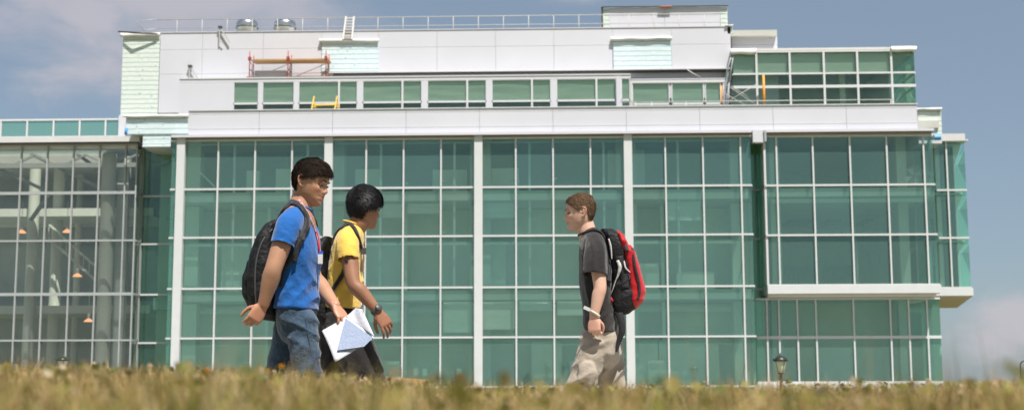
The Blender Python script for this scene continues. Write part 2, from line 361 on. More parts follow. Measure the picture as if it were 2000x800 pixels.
# ---- strip windows (left group, set back .9 m on the ledge)
YS = 53.9
ZS1, ZSM, ZS0 = gz(935, 156, YS), gz(935, 197.5, YS), gz(935, 213.5, YS)
zst = gz(935, 149.5, YS)
grp = [(456, 505, None), (512.5, 574.5, None), (583, 698, 662), (708, 824, 786), (834.5, 950, 912.5), (960.5, 1076, 1039), (1087, 1203, 1165), (1213.5, 1230.5, None)]
xl_s, xr_s = gx(350, 180, YS), gx(1232, 180, YS)
w = MB(); prev = xl_s
for a, b_, c in grp:
    w.box(prev, gx(a, 180, YS), YS, YS+.15, ZS0-.6, ZS1+.003); prev = gx(b_, 180, YS)
w.box(xl_s, xr_s, YS-.003, YS+.15, ZS1, zst); w.box(xl_s, xr_s, YS-.003, YS+.15, ZS0-.6, ZS0)
part(w, 'strip_wall', M['panel'])
part(MB().box(xl_s-.02, xr_s, YS-.03, YP-.02, zst+.003, zst+.05), 'strip_roof', M['mull'])
part(MB().box(xl_s, xl_s+.08, YS+.16, YP, ZS0-.6, zst), 'strip_end_wall', M['panel'])
def strip_window(xa, xb, xm, Y, z0, zm, z1, blind=True, m=None):
    f = MB(); e = .03
    f.box(xa, xb, Y+.01, Y+.06, zm-.05, zm+.03); f.box(xa, xa+e, Y+.01, Y+.06, z0, z1); f.box(xb-e, xb, Y+.01, Y+.06, z0, z1)
    f.box(xa, xb, Y+.012, Y+.06, z0, z0+e); f.box(xa, xb, Y+.012, Y+.06, z1-e, z1)
    cuts = [xa, xb]
    if xm: f.box(xm-.04, xm+.04, Y-.005, Y+.06, z0, z1); cuts = [xa, xm, xb]
    fr = part(f, 'strip_window', m or M['mull'])
    for i in range(len(cuts)-1):
        for za, zb_ in ((z0, zm), (zm, z1)):
            o = MB().add([(cuts[i], Y+.05, za), (cuts[i+1], Y+.05, za), (cuts[i+1], Y+.05, zb_), (cuts[i], Y+.05, zb_)], [(0, 1, 2, 3)]).build('pane', M['sglass']); o.parent = fr
    if blind:
        n = 14; vs = []; fs = []
        for j in range(n+1):
            zz = zm+.02+(z1-zm-.02)*j/n
            for i in range(9):
                xx = xa+(xb-xa)*i/8; vs.append((xx, Y+.10+.03*mnoise.noise((xx*.8, zz*4, 1)), zz))
        for j in range(n):
            for i in range(8): fs.append((j*9+i, j*9+i+1, (j+1)*9+i+1, (j+1)*9+i))
        o = MB().add(vs, fs, True).build('roller_blind', M['blind']); o.parent = fr
for a, b_, c in grp:
    strip_window(gx(a, 180, YS), gx(b_, 180, YS), gx(c, 180, YS) if c else None, YS-.005, ZS0, ZSM, ZS1)
part(MB().box(gx(1203.5, 180, YS), gx(1212, 180, YS), YS-.1, YS, ZS0-.3, zst-.1), 'facade_pipe', M['panel2'])
# right strip group, lower, slightly further back
Y2 = 54.3; zr1, zrm, zr0 = gz(1320, 161.5, Y2), gz(1320, 202, Y2), gz(1320, 209.5, Y2)
for a, b_ in ((1235, 1307.5), (1312, 1374.5), (1377.5, 1408)):
    strip_window(gx(a, 180, Y2), gx(b_, 180, Y2), None, Y2+.02, zr0-.5, zrm, zr1)
w = MB(); w.box(gx(1231, 180, Y2), gx(1416, 180, Y2), Y2, Y2+.15, zr1, gz(1320, 156.5, Y2))
w.box(gx(1231, 180, Y2), gx(1235, 180, Y2), Y2-.01, Y2+.15, zr0-.6, zr1); part(w, 'strip_wall', M['mull'])
part(MB().box(gx(1205, 150, Y2), gx(1416, 150, Y2), Y2+.3, Y2+.5, gz(1320, 154, Y2+.3), gz(1320, 151.5, Y2+.3)), 'flashing', M['darkmetal'])
part(MB().box(gx(1205, 150, Y2), gx(1416, 150, Y2), Y2+.05, YP-.3, gz(1320, 157.5, Y2+.3), gz(1320, 156, Y2+.3)), 'strip_roof', M['panel2'])
# room behind the strips
part(MB().box(xl_s+.1, gx(1416, 180, Y2), 57.9, 58, ZS0-.6, zst-.3), 'interior_wall', M['iwall_mid'])
# ---- glass roof room
YG = 54.9
GX = [gx(p, 150, YG) for p in (1477.5, 1542.5, 1609, 1674.5, 1741)]; GL, GR = gx(1431.5, 150, YG), gx(1787, 150, YG)
GZ = [gz(1610, 101, YG), gz(1610, 144, YG), gz(1610, 169.5, YG), gz(1610, 209, YG)-.7]
curtain(bld, 'roof_room_window', YG, GX, GZ, M['mull'], M['sglass'], xl=GL, xr=GR, wv=.085, thick_rows=(2,))
side_return(GR, YG+.01, 64, GZ); side_return(GL, YG+.01, YP, GZ)
part(MB().box(GL-.05, GR+.05, YG-.1, 64, GZ[0]+.045, GZ[0]+.14), 'roof_edge_panel', M['membrane'])
wavy(GL-.08, GX[0], YG-.08, GZ[0]+.13, .22); wavy(GX[4], GR+.08, YG-.08, GZ[0]+.15, .22)
for k in range(5):
    a, b_ = ([GL]+GX+[GR])[k+0], ([GL]+GX+[GR])[k+1]
    o = MB().box(a+.04, b_-.04, YG+.10, YG+.11, GZ[1]+(.0 if k % 2 else .05), GZ[0]-.05); part(o, 'roller_blind', M['blind'])
part(MB().box(GL+.2, GR-.2, 61, 61.1, GZ[3], GZ[0]), 'interior_wall', M['iwall_mid'])
part(MB().box(GL+.1, GR-.1, YG+.2, 63, GZ[0]-.12, GZ[0]+.02), 'ceiling', M['ceil'])
part(MB().box(GR-.75, GR-.65, 56.2, 61, GZ[3], GZ[0]-.15), 'interior_wall', M['iwall_light'])
for p in (1500, 1640, 1770):
    x = gx(p, 180, 57); part(MB().box(x, x+.25, 57, 57.3, GZ[3], GZ[0]-.1), 'interior_column', M['column'])
part(MB().bar(at(1745, 205, 56.5), at(1784, 150, 56.5), .09), 'interior_brace', M['column'])
# ---- interiors: floors, ceilings, back walls, columns behind the glass
XA, XB = gx(278, 480, YM), gx(1880, 480, 56)
for i, (zz, mk) in enumerate(((ZROW[1], 'ceil'), (ZROW[3], 'ceil'), (ZROW[5], 'ceil'))):
    part(MB().box(XE_L+.05, XE_R-.05, YM+.3, 64, zz-.48, zz-.09), 'floor_slab', M['ceil'])
    part(MB().box(RL+.05, RR-.05, YM+.3 if i < 1 else (YM+.3 if i == 1 else YL+.3), 66, zz-.42, zz-.08), 'floor_slab', M['ceil'])
part(MB().box(XE_L+.05, RR-.05, YM+.3, 66, ZBT-.95, ZBT-.905), 'ceiling', M['ceil'])
part(MB().box(XE_L-.8, XE_L+.0, YRL+.3, 64, ZROW[1]-.9, ZROW[1]-.4), 'floor_slab', M['ceil'])
part(MB().box(XE_L-1.2, XE_L+.0, YRL+.3, 64, ZROW[3]-.7, ZROW[3]-.2), 'floor_slab', M['ceil'])
part(MB().box(XE_L-1.3, XE_L-.03, 55.9, 56.0, ZB, ZBT-1), 'interior_wall', M['iwall_light'])
part(MB().box(XE_R-.1, RL+.2, 55.0, 55.1, ZB, ZBT-1), 'interior_wall', M['iwall_light'])
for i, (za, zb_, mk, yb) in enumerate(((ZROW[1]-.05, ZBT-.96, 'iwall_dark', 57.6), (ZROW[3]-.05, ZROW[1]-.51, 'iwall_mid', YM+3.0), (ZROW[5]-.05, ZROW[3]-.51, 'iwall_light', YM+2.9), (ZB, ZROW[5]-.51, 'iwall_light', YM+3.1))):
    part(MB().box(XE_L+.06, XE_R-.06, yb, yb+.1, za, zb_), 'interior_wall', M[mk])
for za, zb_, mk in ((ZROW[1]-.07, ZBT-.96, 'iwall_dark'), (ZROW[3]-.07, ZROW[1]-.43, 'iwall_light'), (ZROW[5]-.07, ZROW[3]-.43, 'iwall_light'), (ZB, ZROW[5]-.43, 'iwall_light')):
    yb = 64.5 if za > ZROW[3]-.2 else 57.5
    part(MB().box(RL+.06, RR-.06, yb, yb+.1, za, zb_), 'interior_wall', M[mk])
for j in range(3):
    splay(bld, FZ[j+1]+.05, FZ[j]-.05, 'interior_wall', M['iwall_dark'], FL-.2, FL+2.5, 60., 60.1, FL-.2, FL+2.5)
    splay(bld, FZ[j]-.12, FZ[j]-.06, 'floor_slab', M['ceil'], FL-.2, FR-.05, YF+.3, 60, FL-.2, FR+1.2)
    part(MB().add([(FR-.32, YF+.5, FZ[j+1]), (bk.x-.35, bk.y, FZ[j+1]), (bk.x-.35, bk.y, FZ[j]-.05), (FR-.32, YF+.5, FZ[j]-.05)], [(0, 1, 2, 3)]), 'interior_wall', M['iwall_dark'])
    for dx_, yy_ in ((.25, 55.6), (.85, 56.6), (1.15, 57.8)): part(MB().box(FL+dx_, FL+dx_+.22, yy_, yy_+.2, FZ[j+1], FZ[j]), 'interior_column', M['column'])
for i_, (za, zb_) in enumerate(((RZ[1]-.07, ZBT-.96), (RZ[3]-.07, RZ[1]-.43), (ROWB, RZ[3]-.43))):
    part(MB().box(RR-.55, RR-.45, (YM+2.7 if i_ < 2 else YL+2.2), 64.4 if i_ < 2 else 57.4, za, zb_), 'interior_wall', M['iwall_light'])
# intermediate rails, ledges and inner frames behind rows 1-3
inner = MB(); yi = YM+.42
for b in range(4):
    c0 = CX[b]; c1 = CX[b+1] if b < 3 else XE_R-.25; s = (CX[1]-CX[0])/4
    inner.box(c0+.2, c1-.2, yi, yi+.08, gz(935, 279.5, yi), gz(935, 276.5, yi))
    inner.box(c0+.2, c1-.2, yi, yi+.1, ZROW[2]-.30, ZROW[2]-.16)
    for k in (1, 3):
        x = c0+s*(k+.36)
        if x < c1-.2: inner.box(x-.045, x+.045, yi+.01, yi+.07, ZROW[3]+.02, gz(935, 277, yi))
part(inner, 'inner_window_frame', M['iframe'])
for x in CX+[CX[3]+(CX[3]-CX[2])*.78]:
    for za, zb_ in ((ZROW[1]-.05, ZBT-.96), (ZROW[3]-.05, ZROW[1]-.51), (ZROW[5]-.05, ZROW[3]-.51), (ZB, ZROW[5]-.51)):
        part(MB().box(x-.42, x+.42, YM+1.3, YM+1.9, za, zb_), 'interior_column', M['column'])
for x in (RX[0]+.25, RX[4]-.35):
    for za, zb_ in ((RZ[1]-.07, ZBT-.96), (RZ[3]-.07, RZ[1]-.43)):
        part(MB().box(x-.2, x+.2, YM+2., YM+2.4, za, zb_), 'interior_column', M['column'])
for x in (LXs[1]+.1, LXs[6]+.1):
    part(MB().box(x-.22, x+.22, YL+1.0, YL+1.4, ZB, ZROW[3]-.43), 'interior_column', M['column'])
# deep beams and furniture seen in the rooms
bm_ = MB()
for za in (ZROW[3]-.9, ZROW[5]-.9, ZROW[4]-.25):
    bm_.box(XE_L+.3, XE_R-.3, 54.9, 55.2, za, za+.22)
part(bm_, 'service_beam', M['ceil'])
part(MB().box(RL+.3, RR-.3, YM+.5, YM+.75, RZ[1]-.62, RZ[1]-.46), 'service_beam', M['iframe'])
fm = MB(); 
for a, b_, t, u in ((1532, 1552, 520, 552), (1557, 1590, 520, 552), (1608, 1664, 518, 556), (1707, 1754, 519, 556)):
    fm.box(gx(a, t, 64.4), gx(b_, t, 64.4), 64.3, 64.45, gz(1650, u, 64.4), gz(1650, t, 64.4))
part(fm, 'wall_board', M['iwall_dark'])
vm = MB()
for a, b_ in ((1533, 1583), (1607, 1636), (1681, 1712)):
    yy = 62.; z = RZ[1]-.43
    vm.box(gx(a, 435, yy), gx(b_, 435, yy), yy-1.1, yy+1.1, z-.03, z-.004)
part(vm, 'ceiling_vent', M['darkmetal'])
nt = MB()
for a, t in ((808, 718), (825, 719), (892, 719), (1188, 722)):
    nt.box(gx(a, t, YM+.05), gx(a+9, t, YM+.05), YM+.04, YM+.05, gz(a, t+14, YM), gz(a, t, YM))
part(nt, 'paper_notice', mat('notice_paper', (.8, .85, .8), .7, .03))
rb = random.Random(5)
for b in range(4):
    c0 = CX[b]; s_ = (CX[1]-CX[0])/4
    for k in range(4):
        xa, xb = c0+s_*k+.12, c0+s_*(k+1)-.08
        if b == 3 and k == 3: continue
        if rb.random() < .38:
            zt_ = ZROW[3]-.55; part(MB().box(xa, xb, YM+.30, YM+.312, zt_-rb.uniform(.35, 1.3), zt_), 'roller_blind', M['blind'])
        if rb.random() < .25:
            zt_ = ZROW[1]-.55; part(MB().box(xa, xb, YM+.62, YM+.632, zt_-rb.uniform(.3, .8), zt_), 'roller_blind', M['blind'])
# desks, shelves and partition walls glimpsed in the rooms
fm2 = MB()
for k in range(26):
    x = rb.uniform(XE_L+1, XE_R-2); fl = rb.choice((ZROW[3]-.05, ZROW[5]-.05, ZROW[1]-.05)); yy = rb.uniform(54.4, 55.2); hh = rb.choice((.75, 1.1, 1.9)); ww = rb.uniform(.5, 1.6)
    fm2.box(x, x+ww, yy, yy+.5, fl, fl+hh)
part(fm2, 'furniture', M['iwall_light'])
for x in (CX[0]+3.2, CX[1]+2.9, CX[2]+4.4, CX[3]+1.4):
    for za, zb_ in ((ZROW[3]-.05, ZROW[1]-.51), (ZROW[5]-.05, ZROW[3]-.51)): part(MB().box(x, x+.12, YM+1.6, YM+2.85, za, zb_), 'partition', M['iwall_light'])
# small white spider fittings behind the glass corners
sp = MB()
for a, t in ((1001, 353.5), (1013, 353.5), (1085, 348.5), (1214, 357.5), (1013.5, 451), (1293, 351.5), (1238, 445), (1306, 443.5), (748.5, 457.5), (794.5, 358), (868, 354), (867, 454), (719, 552.5), (922, 651.5), (1001, 651.5), (1380, 453), (412, 655), (1345, 650)):
    q = at(a, t, YM+.2); sp.lathe([(.0, -.05), (.05, -.03), (.05, .03), (0, .05)], q, 8)
part(sp, 'glass_fitting', M['mull'])
part(MB().bar(at(364, 310, YM+.6), at(420, 365, YM+.6), .06), 'interior_brace', M['iframe'])
# roof slab over all and rear wall so that the body is closed
part(MB().box(XE_L-1.5, RR, 66, 66.3, ZB, ZBT-.6), 'rear_wall', M['slab'])
# ================================================================== atrium wing
YA = 54.0
atr = empty('atrium_wing', (-24, YA, -3), label='grey glazed atrium wing with round columns, attached to the white building', cat='building')
inva = Matrix.Translation(Vector((24, -YA, 3)))
def apart(mb, name, m):
    o = mb.build(name, m); o.parent = atr; o.matrix_parent_inverse = inva; return o
ax = [gx(240.5-51.3*k, 480, YA) for k in range(0, 11)][::-1]
AR = gx(264, 480, YA)
az = [gz(150, 283, YA), gz(150, 377, YA), gz(150, 470, YA), gz(150, 574, YA), gz(150, 664, YA), -.1, -1.6, -3.1]
f = MB(); AL = ax[0]
for i, z in enumerate(az):
    h = .12 if i in (1, 3) else .07
    f.box(AL, AR, YA-.1, YA-.004, z-h/2, z+h/2)
for x in ax+[AR-.03]: f.box(x-.028, x+.028, YA-.104, YA-.002, az[-1], az[0])
fr = apart(f, 'window', M['mullgrey'])
exs = ax+[AR]
for i in range(len(exs)-1):
    for j in range(len(az)-1):
        o = MB().add([(exs[i]+.01, YA+.01, az[j+1]+.01), (exs[i+1]-.01, YA+.01, az[j+1]+.01), (exs[i+1]-.01, YA+.01, az[j]-.01), (exs[i]+.01, YA+.01, az[j]-.01)], [(0, 1, 2, 3)]).build('pane', M['aglass']); o.parent = fr
f = MB()
for z in az: f.box(AR-.03, AR+.03, YA, YRL-.1, z-.04, z+.04)
f.box(AR-.03, AR+.03, YRL-.16, YRL-.1, az[-1], az[0])
fs_ = apart(f, 'side_window', M['mullgrey'])
for j in range(len(az)-1):
    o = MB().add([(AR, YA, az[j+1]+.01), (AR, YRL-.1, az[j+1]+.01), (AR, YRL-.1, az[j]-.01), (AR, YA, az[j]-.01)], [(0, 1, 2, 3)]).build('pane', M['aglass']); o.parent = fs_
zk = gz(150, 267, YA-.4)
apart(MB().box(AL, AR+.15, YA-.4, YRL-.1, gz(150, 277, YA-.4), zk), 'cornice', M['cornice'])
apart(MB().box(AL, AR+.1, YA-.36, YA, gz(150, 277, YA-.4)-.02, gz(150, 277, YA-.4)-.004), 'cornice_soffit', M['darkmetal'])
apart(MB().box(AL, AR, 57.3, 64, zk-.5, zk-.02), 'roof', M['cornice'])
apart(MB().box(AL, AR-.05, YA+.1, 57.28, zk-.12, zk-.10), 'skylight', M['aglass'])
apart(MB().box(AL, AR, YA+.0, YA+.3, zk-.45, zk-.02), 'roof_beam', M['cornice'])
cols = [(207, 55.0, .30), (62, 57.3, .24), (110, 59., .25), (-60, 56, .28), (152, 60.5, .16)]
for p, Y, r in cols:
    x = gx(p, 500, Y); apart(MB().lathe([(r, ZB), (r, zk-.5)], (x, Y, 0), 24), 'column', M['column'])
apart(MB().box(gx(226, 480, 55.6), gx(248, 480, 55.6), 55.5, 55.8, ZB, zk-.5), 'interior_column', M['iframe'])
apart(MB().box(AL, AR-.1, 62, 62.1, ZB, zk-.5), 'interior_wall', M['iwall_dark'])
# mezzanine edges, a ramp truss and roof trusses
g = MB()
for z in (az[1]-.15, az[3]-.25): g.box(AL, AR-.4, 57.6, 61.9, z-.35, z)
apart(g, 'mezzanine', M['iwall_mid'])
g = MB()
g.box(AL, AR-.3, 55.2, 55.45, az[0]-.75, az[0]-.55)
for k in range(6):
    x = ax[0]+k*2.2; g.bar((x, 55.3, az[0]-.2), (x+1.1, 55.3, az[0]-.7), .09); g.bar((x+1.1, 55.3, az[0]-.7), (x+2.2, 55.3, az[0]-.2), .09)
for p0, p1 in (((0, 330), (95, 375)), ((60, 300), (205, 372)), ((150, 300), (250, 372)), ((95, 380), (60, 430))):
    g.bar(at(*p0, 55.8), at(*p1, 55.8), .14)
apart(g, 'roof_truss', M['mullgrey'])
g = MB()
for dy in (0, .8):
    a, b_ = at(95, 465, 57.2+dy), at(185, 545, 57.2+dy); g.bar(a, b_, .1); a2, b2 = a+Vector((0, 0, .6)), b_+Vector((0, 0, .6)); g.bar(a2, b2, .08)
    for k in range(9): g.bar(a.lerp(b_, k/8), a2.lerp(b2, k/8), .035)
apart(g, 'stair_balustrade', M['ceil'])
# terrace glass guard above the atrium
YT = 55.; zt0, zt1 = gz(120, 266, YT), gz(120, 235.5, YT)
gr_ = empty('glass_guardrail', (gx(120, 250, YT), YT, zt0), label='green glass guard rail on the atrium roof terrace', cat='railing')
giv = Matrix.Translation(-gr_.location)
f = MB(); tx = [gx(p, 250, YT) for p in (-100, -49, 2, 53.5, 105, 156, 206.5, 234)]
f.box(tx[0], tx[-1], YT-.05, YT+.05, zt1, zt1+.07)
f.box(tx[0], tx[-1], YT-.04, YT+.04, zt0-.05, zt0)
for x in tx: f.box(x-.035, x+.035, YT-.045, YT+.045, zt0, zt1)
o = f.build('rail', M['mull']); o.parent = gr_; o.matrix_parent_inverse = giv
for i in range(len(tx)-1):
    o = MB().box(tx[i]+.05, tx[i+1]-.05, YT-.01, YT+.01, zt0+.02, zt1-.02).build('glass_panel', M['tglass']); o.parent = gr_; o.matrix_parent_inverse = giv
part(MB().box(gx(233, 240, YT), gx(247, 240, YT), YT-.1, YT+.2, zt0-.5, gz(240, 226, YT)), 'end_wall', M['panel'])
# pendant lamps inside
M['lamp_on'] = emis('warm_lamp', (1., .45, .22), .95)
pend = None
PL = ['left of the upper pair of orange pendant lamps inside the atrium', 'right of the upper pair of orange pendant lamps inside the atrium', 'orange pendant lamp above the stair balustrade, third from the top', 'lowest orange pendant lamp beside the big round column']
for i, (p, q) in enumerate(((42, 453), (131, 452), (151, 538), (173, 626))):
    Y = 55.8; c = at(p, q, Y)
    if pend is None:
        pend = empty('pendant_lamp', c)
        kids = []
        o = MB().lathe([(0.02, .10), (.07, .09), (.18, .0), (.20, -.03), (.17, -.035)], (0, 0, 0), 20).build('lamp_shade', M['lamp_on'], pend)
        o2 = MB().lathe([(0.0, .32), (.06, .3), (.06, .1), (0., .09)], (0, 0, 0), 10).tube([(0, 0, .3), (0, 0, 1.3)], .012, 6).build('lamp_stem', M['iframe'], pend); kids = [o, o2]; root = pend
    else:
        root = pend.copy(); COL.objects.link(root)
        for kd in kids: k2 = kd.copy(); COL.objects.link(k2); k2.parent = root
    root.location = c; tag(root, PL[i], 'pendant lamp', 'pendant lamps in the atrium')
# ================================================================== roof furniture
def railing(name, px_list, pxl, pxr, ytop, ymid, ybot, Y, label, ref):
    z1, zm, z0 = gz(ref, ytop, Y), gz(ref, ymid, Y), gz(ref, ybot, Y)-.3
    e = empty(name, (gx(pxl, ytop, Y), Y, z0), label=label, cat='railing'); iv = Matrix.Translation(-e.location)
    xa, xb = gx(pxl, ytop, Y), gx(pxr, ytop, Y)
    o = MB().tube([(xa, Y, z1), (xb, Y, z1)], .019, 6).tube([(xa, Y, zm), (xb, Y, zm)], .015, 6).build('rail', M['railm']); o.parent = e; o.matrix_parent_inverse = iv
    for p in px_list:
        x = gx(p, ymid, Y); o = MB().tube([(x, Y, z0), (x, Y, z1)], .018, 6).build('post', M['railm']); o.parent = e; o.matrix_parent_inverse = iv
    return e
e = railing('roof_railing', [1130.5-49.05*k for k in range(-5, 17)], 306, 1417, 32, 49, 62, YP+.25, 'long pale guard rail along the roof edge of the white penthouse', 935)
o = MB().tube([at(306, 38.3, YP+.25), at(266, 42, YP+.25), at(283, 62, YP+.25)], .022, 8).tube([at(306, 57, YP+.25), at(270, 60, YP+.25)], .02, 8).build('end_rail', M['railm']); o.parent = e; o.matrix_parent_inverse = Matrix.Translation(-e.location)
railing('terrace_railing', [1242, 1273, 1340, 1480, 1611, 1741], 1211, 1745, 197, 222, 230, YM+.25, 'low pale guard rail on the terrace in front of the roof room', 1480)
for i, (p, lb) in enumerate(((482.5, 'round shiny metal roof exhaust, left of the two beside each other'), (556.5, 'round shiny metal roof exhaust, the one of the two nearer the ladder'))):
    Y = 57.2; x = gx(p, 50, Y); z0 = gz(p, 75, Y); z1 = gz(p, 42.5, Y); r = gx(p+20.5, 50, Y)-x
    e = empty('roof_exhaust', (x, Y, z0), label=lb, cat='roof exhaust', group='round metal exhausts on the roof')
    MB().lathe([(r*.96, 0), (r*.96, z1-z0-.32), (r, z1-z0-.3), (r, z1-z0-.08), (r*.9, z1-z0), (0, z1-z0+.02)], (0, 0, 0), 32).build('housing', M['steel'], e)
    MB().lathe([(r+.0, z1-z0-.33), (r+.03, z1-z0-.32), (r+.03, z1-z0-.28), (r, z1-z0-.27)], (0, 0, 0), 32).build('band', M['darkmetal'], e)
# ladder
Y = YP-.2; e = empty('ladder', at(680, 77, Y), label='pale aluminium ladder leaning over the roof edge above the sheathing', cat='ladder'); iv = Matrix.Translation(-e.location)
a0, a1, b0, b1 = at(670, 77.5, Y), at(676, 33, Y+.3), at(687.5, 77.5, Y), at(691.5, 33, Y+.3)
for q0, q1 in ((a0, a1), (b0, b1)):
    o = MB().bar(q0, q1, .07, .07).build('side_rail', M['alu']); o.parent = e; o.matrix_parent_inverse = iv
for k in range(8):
    t = (k+.5)/8; o = MB().bar(a0.lerp(a1, t), b0.lerp(b1, t), .04).build('rung', M['alu']); o.parent = e; o.matrix_parent_inverse = iv
# red scaffold on the strip roof
def child(mb, name, m, e):
    o = mb.build(name, m); o.parent = e; o.matrix_parent_inverse = Matrix.Translation(-e.location); return o
sx = [gx(p, 125, 54.3) for p in (488, 563, 637)]; z0, z1, zpl, zp2 = zst+.05, gz(560, 100, 54.3), gz(560, 115, 54.3), zst+.14
e = empty('red_scaffold', (sx[1], 54.6, z0), label='red tubular scaffold with brown planks on the ledge above the strip windows', cat='scaffold')
for x in sx:
    fr_ = MB()
    for y in (54.25, 55.0): fr_.tube([(x, y, z0), (x, y, z1)], .022, 6)
    for z in (z0+.15, z0+.45, z0+.75, zpl): fr_.tube([(x, 54.25, z), (x, 55., z)], .018, 6)
    child(fr_, 'frame', M['redpaint'], e)
    child(MB().box(x-.06, x+.06, 54.2, 54.32, zpl-.06, zpl+.08).box(x-.09, x+.09, 54.2, 54.32, z0+.0, z0+.12), 'clamp', M['redpaint'], e)
child(MB().box(sx[0]+.1, sx[2]+.1, 54.3, 54.95, zpl-.06, zpl), 'plank', M['wood'], e); child(MB().box(sx[1]+.1, sx[2]+.1, 54.3, 54.95, z0+.05, z0+.12), 'plank', M['wood'], e)
for x0_, x1_ in ((sx[0], sx[1]), (sx[1], sx[2])): child(MB().tube([(x0_, 55.0, z0+.2), (x1_, 55.0, zpl)], .012, 6).tube([(x0_, 54.25, z0+.2), (x1_, 54.25, z0+.25)], .008, 6), 'brace', M['redpaint'], e)
tag(child(MB().box(gx(498, 147, 54.8), gx(560, 147, 54.8), 54.7, 54.95, z0, gz(530, 139, 54.8)), 'x', M['mullgrey'], e), None)
o = bpy.data.objects[-1] if False else [c for c in e.children if c.name == 'x'][0]; o.name = 'toe_board'
# yellow work stand
Y = 53.5; z0 = ZBT+.04; z1 = gz(640, 188, Y); xa, xb = gx(613.5, 200, Y), gx(658.5, 200, Y); zm = gz(640, 205, Y)
e = empty('yellow_work_stand', ((xa+xb)/2, Y, z0), label='yellow trestle stand on the ledge before the strip windows', cat='work stand')
for x in (xa, xb):
    child(MB().bar((x-.09, Y-.1, z0), (x, Y, z1), .05).bar((x+.11, Y+.15, z0), (x+.01, Y, z1-.25), .05).bar((x-.06, Y, z0+.2), (x+.07, Y, z0+.2), .04), 'leg_frame', M['yellow'], e)
child(MB().bar((xa, Y, zm), (xb, Y, zm+.02), .06), 'cross_bar', M['yellow'], e)
# grey scaffold tower beside the glass room
Y = YG-.1; e = empty('tower_scaffold', at(1420, 208, Y), label='grey pole scaffold leaning at the corner of the glass roof room', cat='scaffold'); z0 = ZBT-.3
for p0, p1 in (((1431, 100), (1413, 162)), ((1413, 162), (1411, 215)), ((1433, 102), (1424, 162)), ((1424, 162), (1420, 215))):
    child(MB().tube([at(*p0, Y), at(*p1, Y)], .03, 6), 'pole', M['mullgrey'], e)
for p0, p1 in (((1413, 162), (1477, 205)), ((1415, 202), (1477, 165)), ((1428, 168), (1462, 190)), ((1410, 180), (1460, 208))):
    child(MB().tube([at(*p0, Y-.25), at(*p1, Y-.25)], .016, 6), 'cross_brace', M['railm'], e)
nm = MB(); vs = [at(1431, 101, Y+.1), at(1412, 165, Y+.1), at(1410, 212, Y+.1), at(1426, 212, Y+.4), at(1427, 160, Y+.4)]
nm.add(vs, [(0, 1, 2, 3, 4)]); nm.add([v+Vector((.02, .03, 0)) for v in vs], [(4, 3, 2, 1, 0)])
child(nm, 'mesh_sheet', mat('scaffold_net', (.28, .32, .36), .8, .3, 12), e)
for p, q, w_, lb, mk in ((1491.5, 147, .11, 'bright orange post standing before the glass roof room', 'orange'), (1408.5, 158, .09, 'rusty orange post at the end of the strip windows', 'orange')):
    Y = YG-.5; a, b_ = at(p+1.5, 215, Y), at(p-.5, q, Y)
    e = empty('orange_post', a, label=lb, cat='post', group='orange posts on the terrace')
    child(MB().tube([a, b_], [w_/2, w_/2.3], 10), 'shaft', M['orange'], e); child(MB().box(a.x-.12, a.x+.12, Y-.12, Y+.12, a.z-.03, a.z), 'base_plate', M['darkmetal'], e)
# small angle brackets standing on the wall
for (p, q, lb) in ((371, 130, 'small A-shaped metal bracket low on the blank white wall'), (430, 54, 'A-shaped metal bracket at the roof edge beside the exhausts')):
    Y = YP-.12; e = empty('wall_bracket', at(p, q, Y), label=lb, cat='bracket', group='metal brackets on the white wall')
    s_ = 1. if q > 100 else 1.3
    child(MB().bar(at(p-1*s_, q+1, Y), at(p-1*s_, q+22*s_, Y), .04).bar(at(p, q, Y), at(p+14*s_, q+22*s_, Y), .05).bar(at(p, q+20*s_, Y), at(p+4*s_, q+24*s_, Y), .03), 'strut', M['railm'], e)
    child(MB().box(at(p, q, Y).x-.08, at(p, q, Y).x+.08, Y-.05, Y+.1, at(p, q, Y).z-.03, at(p, q, Y).z+.06), 'cap', M['darkmetal'], e)
# thin diagonal cable on the wall
child(MB().tube([at(1342, 136, YP-.3), at(1352, 143, YP-.3), at(1369, 152, YP-.3)], .03, 6), 'pole', M['railm'], bpy.data.objects['tower_scaffold'])
# fan in the top right room
Y = 54.5; c = at(1785, 343, Y); r = .40
e = empty('drum_fan', (c.x, Y, RZ[1]-.08), label='round caged floor fan behind the top row of green glass', cat='fan')
g = MB()
for rr in (r, r*.75, r*.5, r*.25):
    g.tube([c+Vector((rr*math.cos(a), 0, rr*math.sin(a))) for a in np.linspace(0, 2*math.pi, 33)], .012, 5, cap=False)
for k in range(16):
    a = math.pi*2*k/16; g.tube([c, c+Vector((r*math.cos(a), 0, r*math.sin(a)))], .006, 4)
child(g, 'cage', M['iframe'], e)
g = MB()
for k in range(4):
    a = k*math.pi/2+.4; u = Vector((math.cos(a), .25, math.sin(a))); v = Vector((-math.sin(a), .3, math.cos(a)))
    g.add([c+u*.05, c+u*.34-v*.12, c+u*.34+v*.12, c+u*.1+v*.05], [(0, 1, 2, 3)])
child(g, 'blades', M['iframe'], e)
child(MB().tube([c, (c.x, Y+.15, RZ[1]-.08)], .03, 8).tube([(c.x-.3, Y, RZ[1]-.06), (c.x+.3, Y, RZ[1]-.06)], .03, 8), 'stand', M['mullgrey'], e)
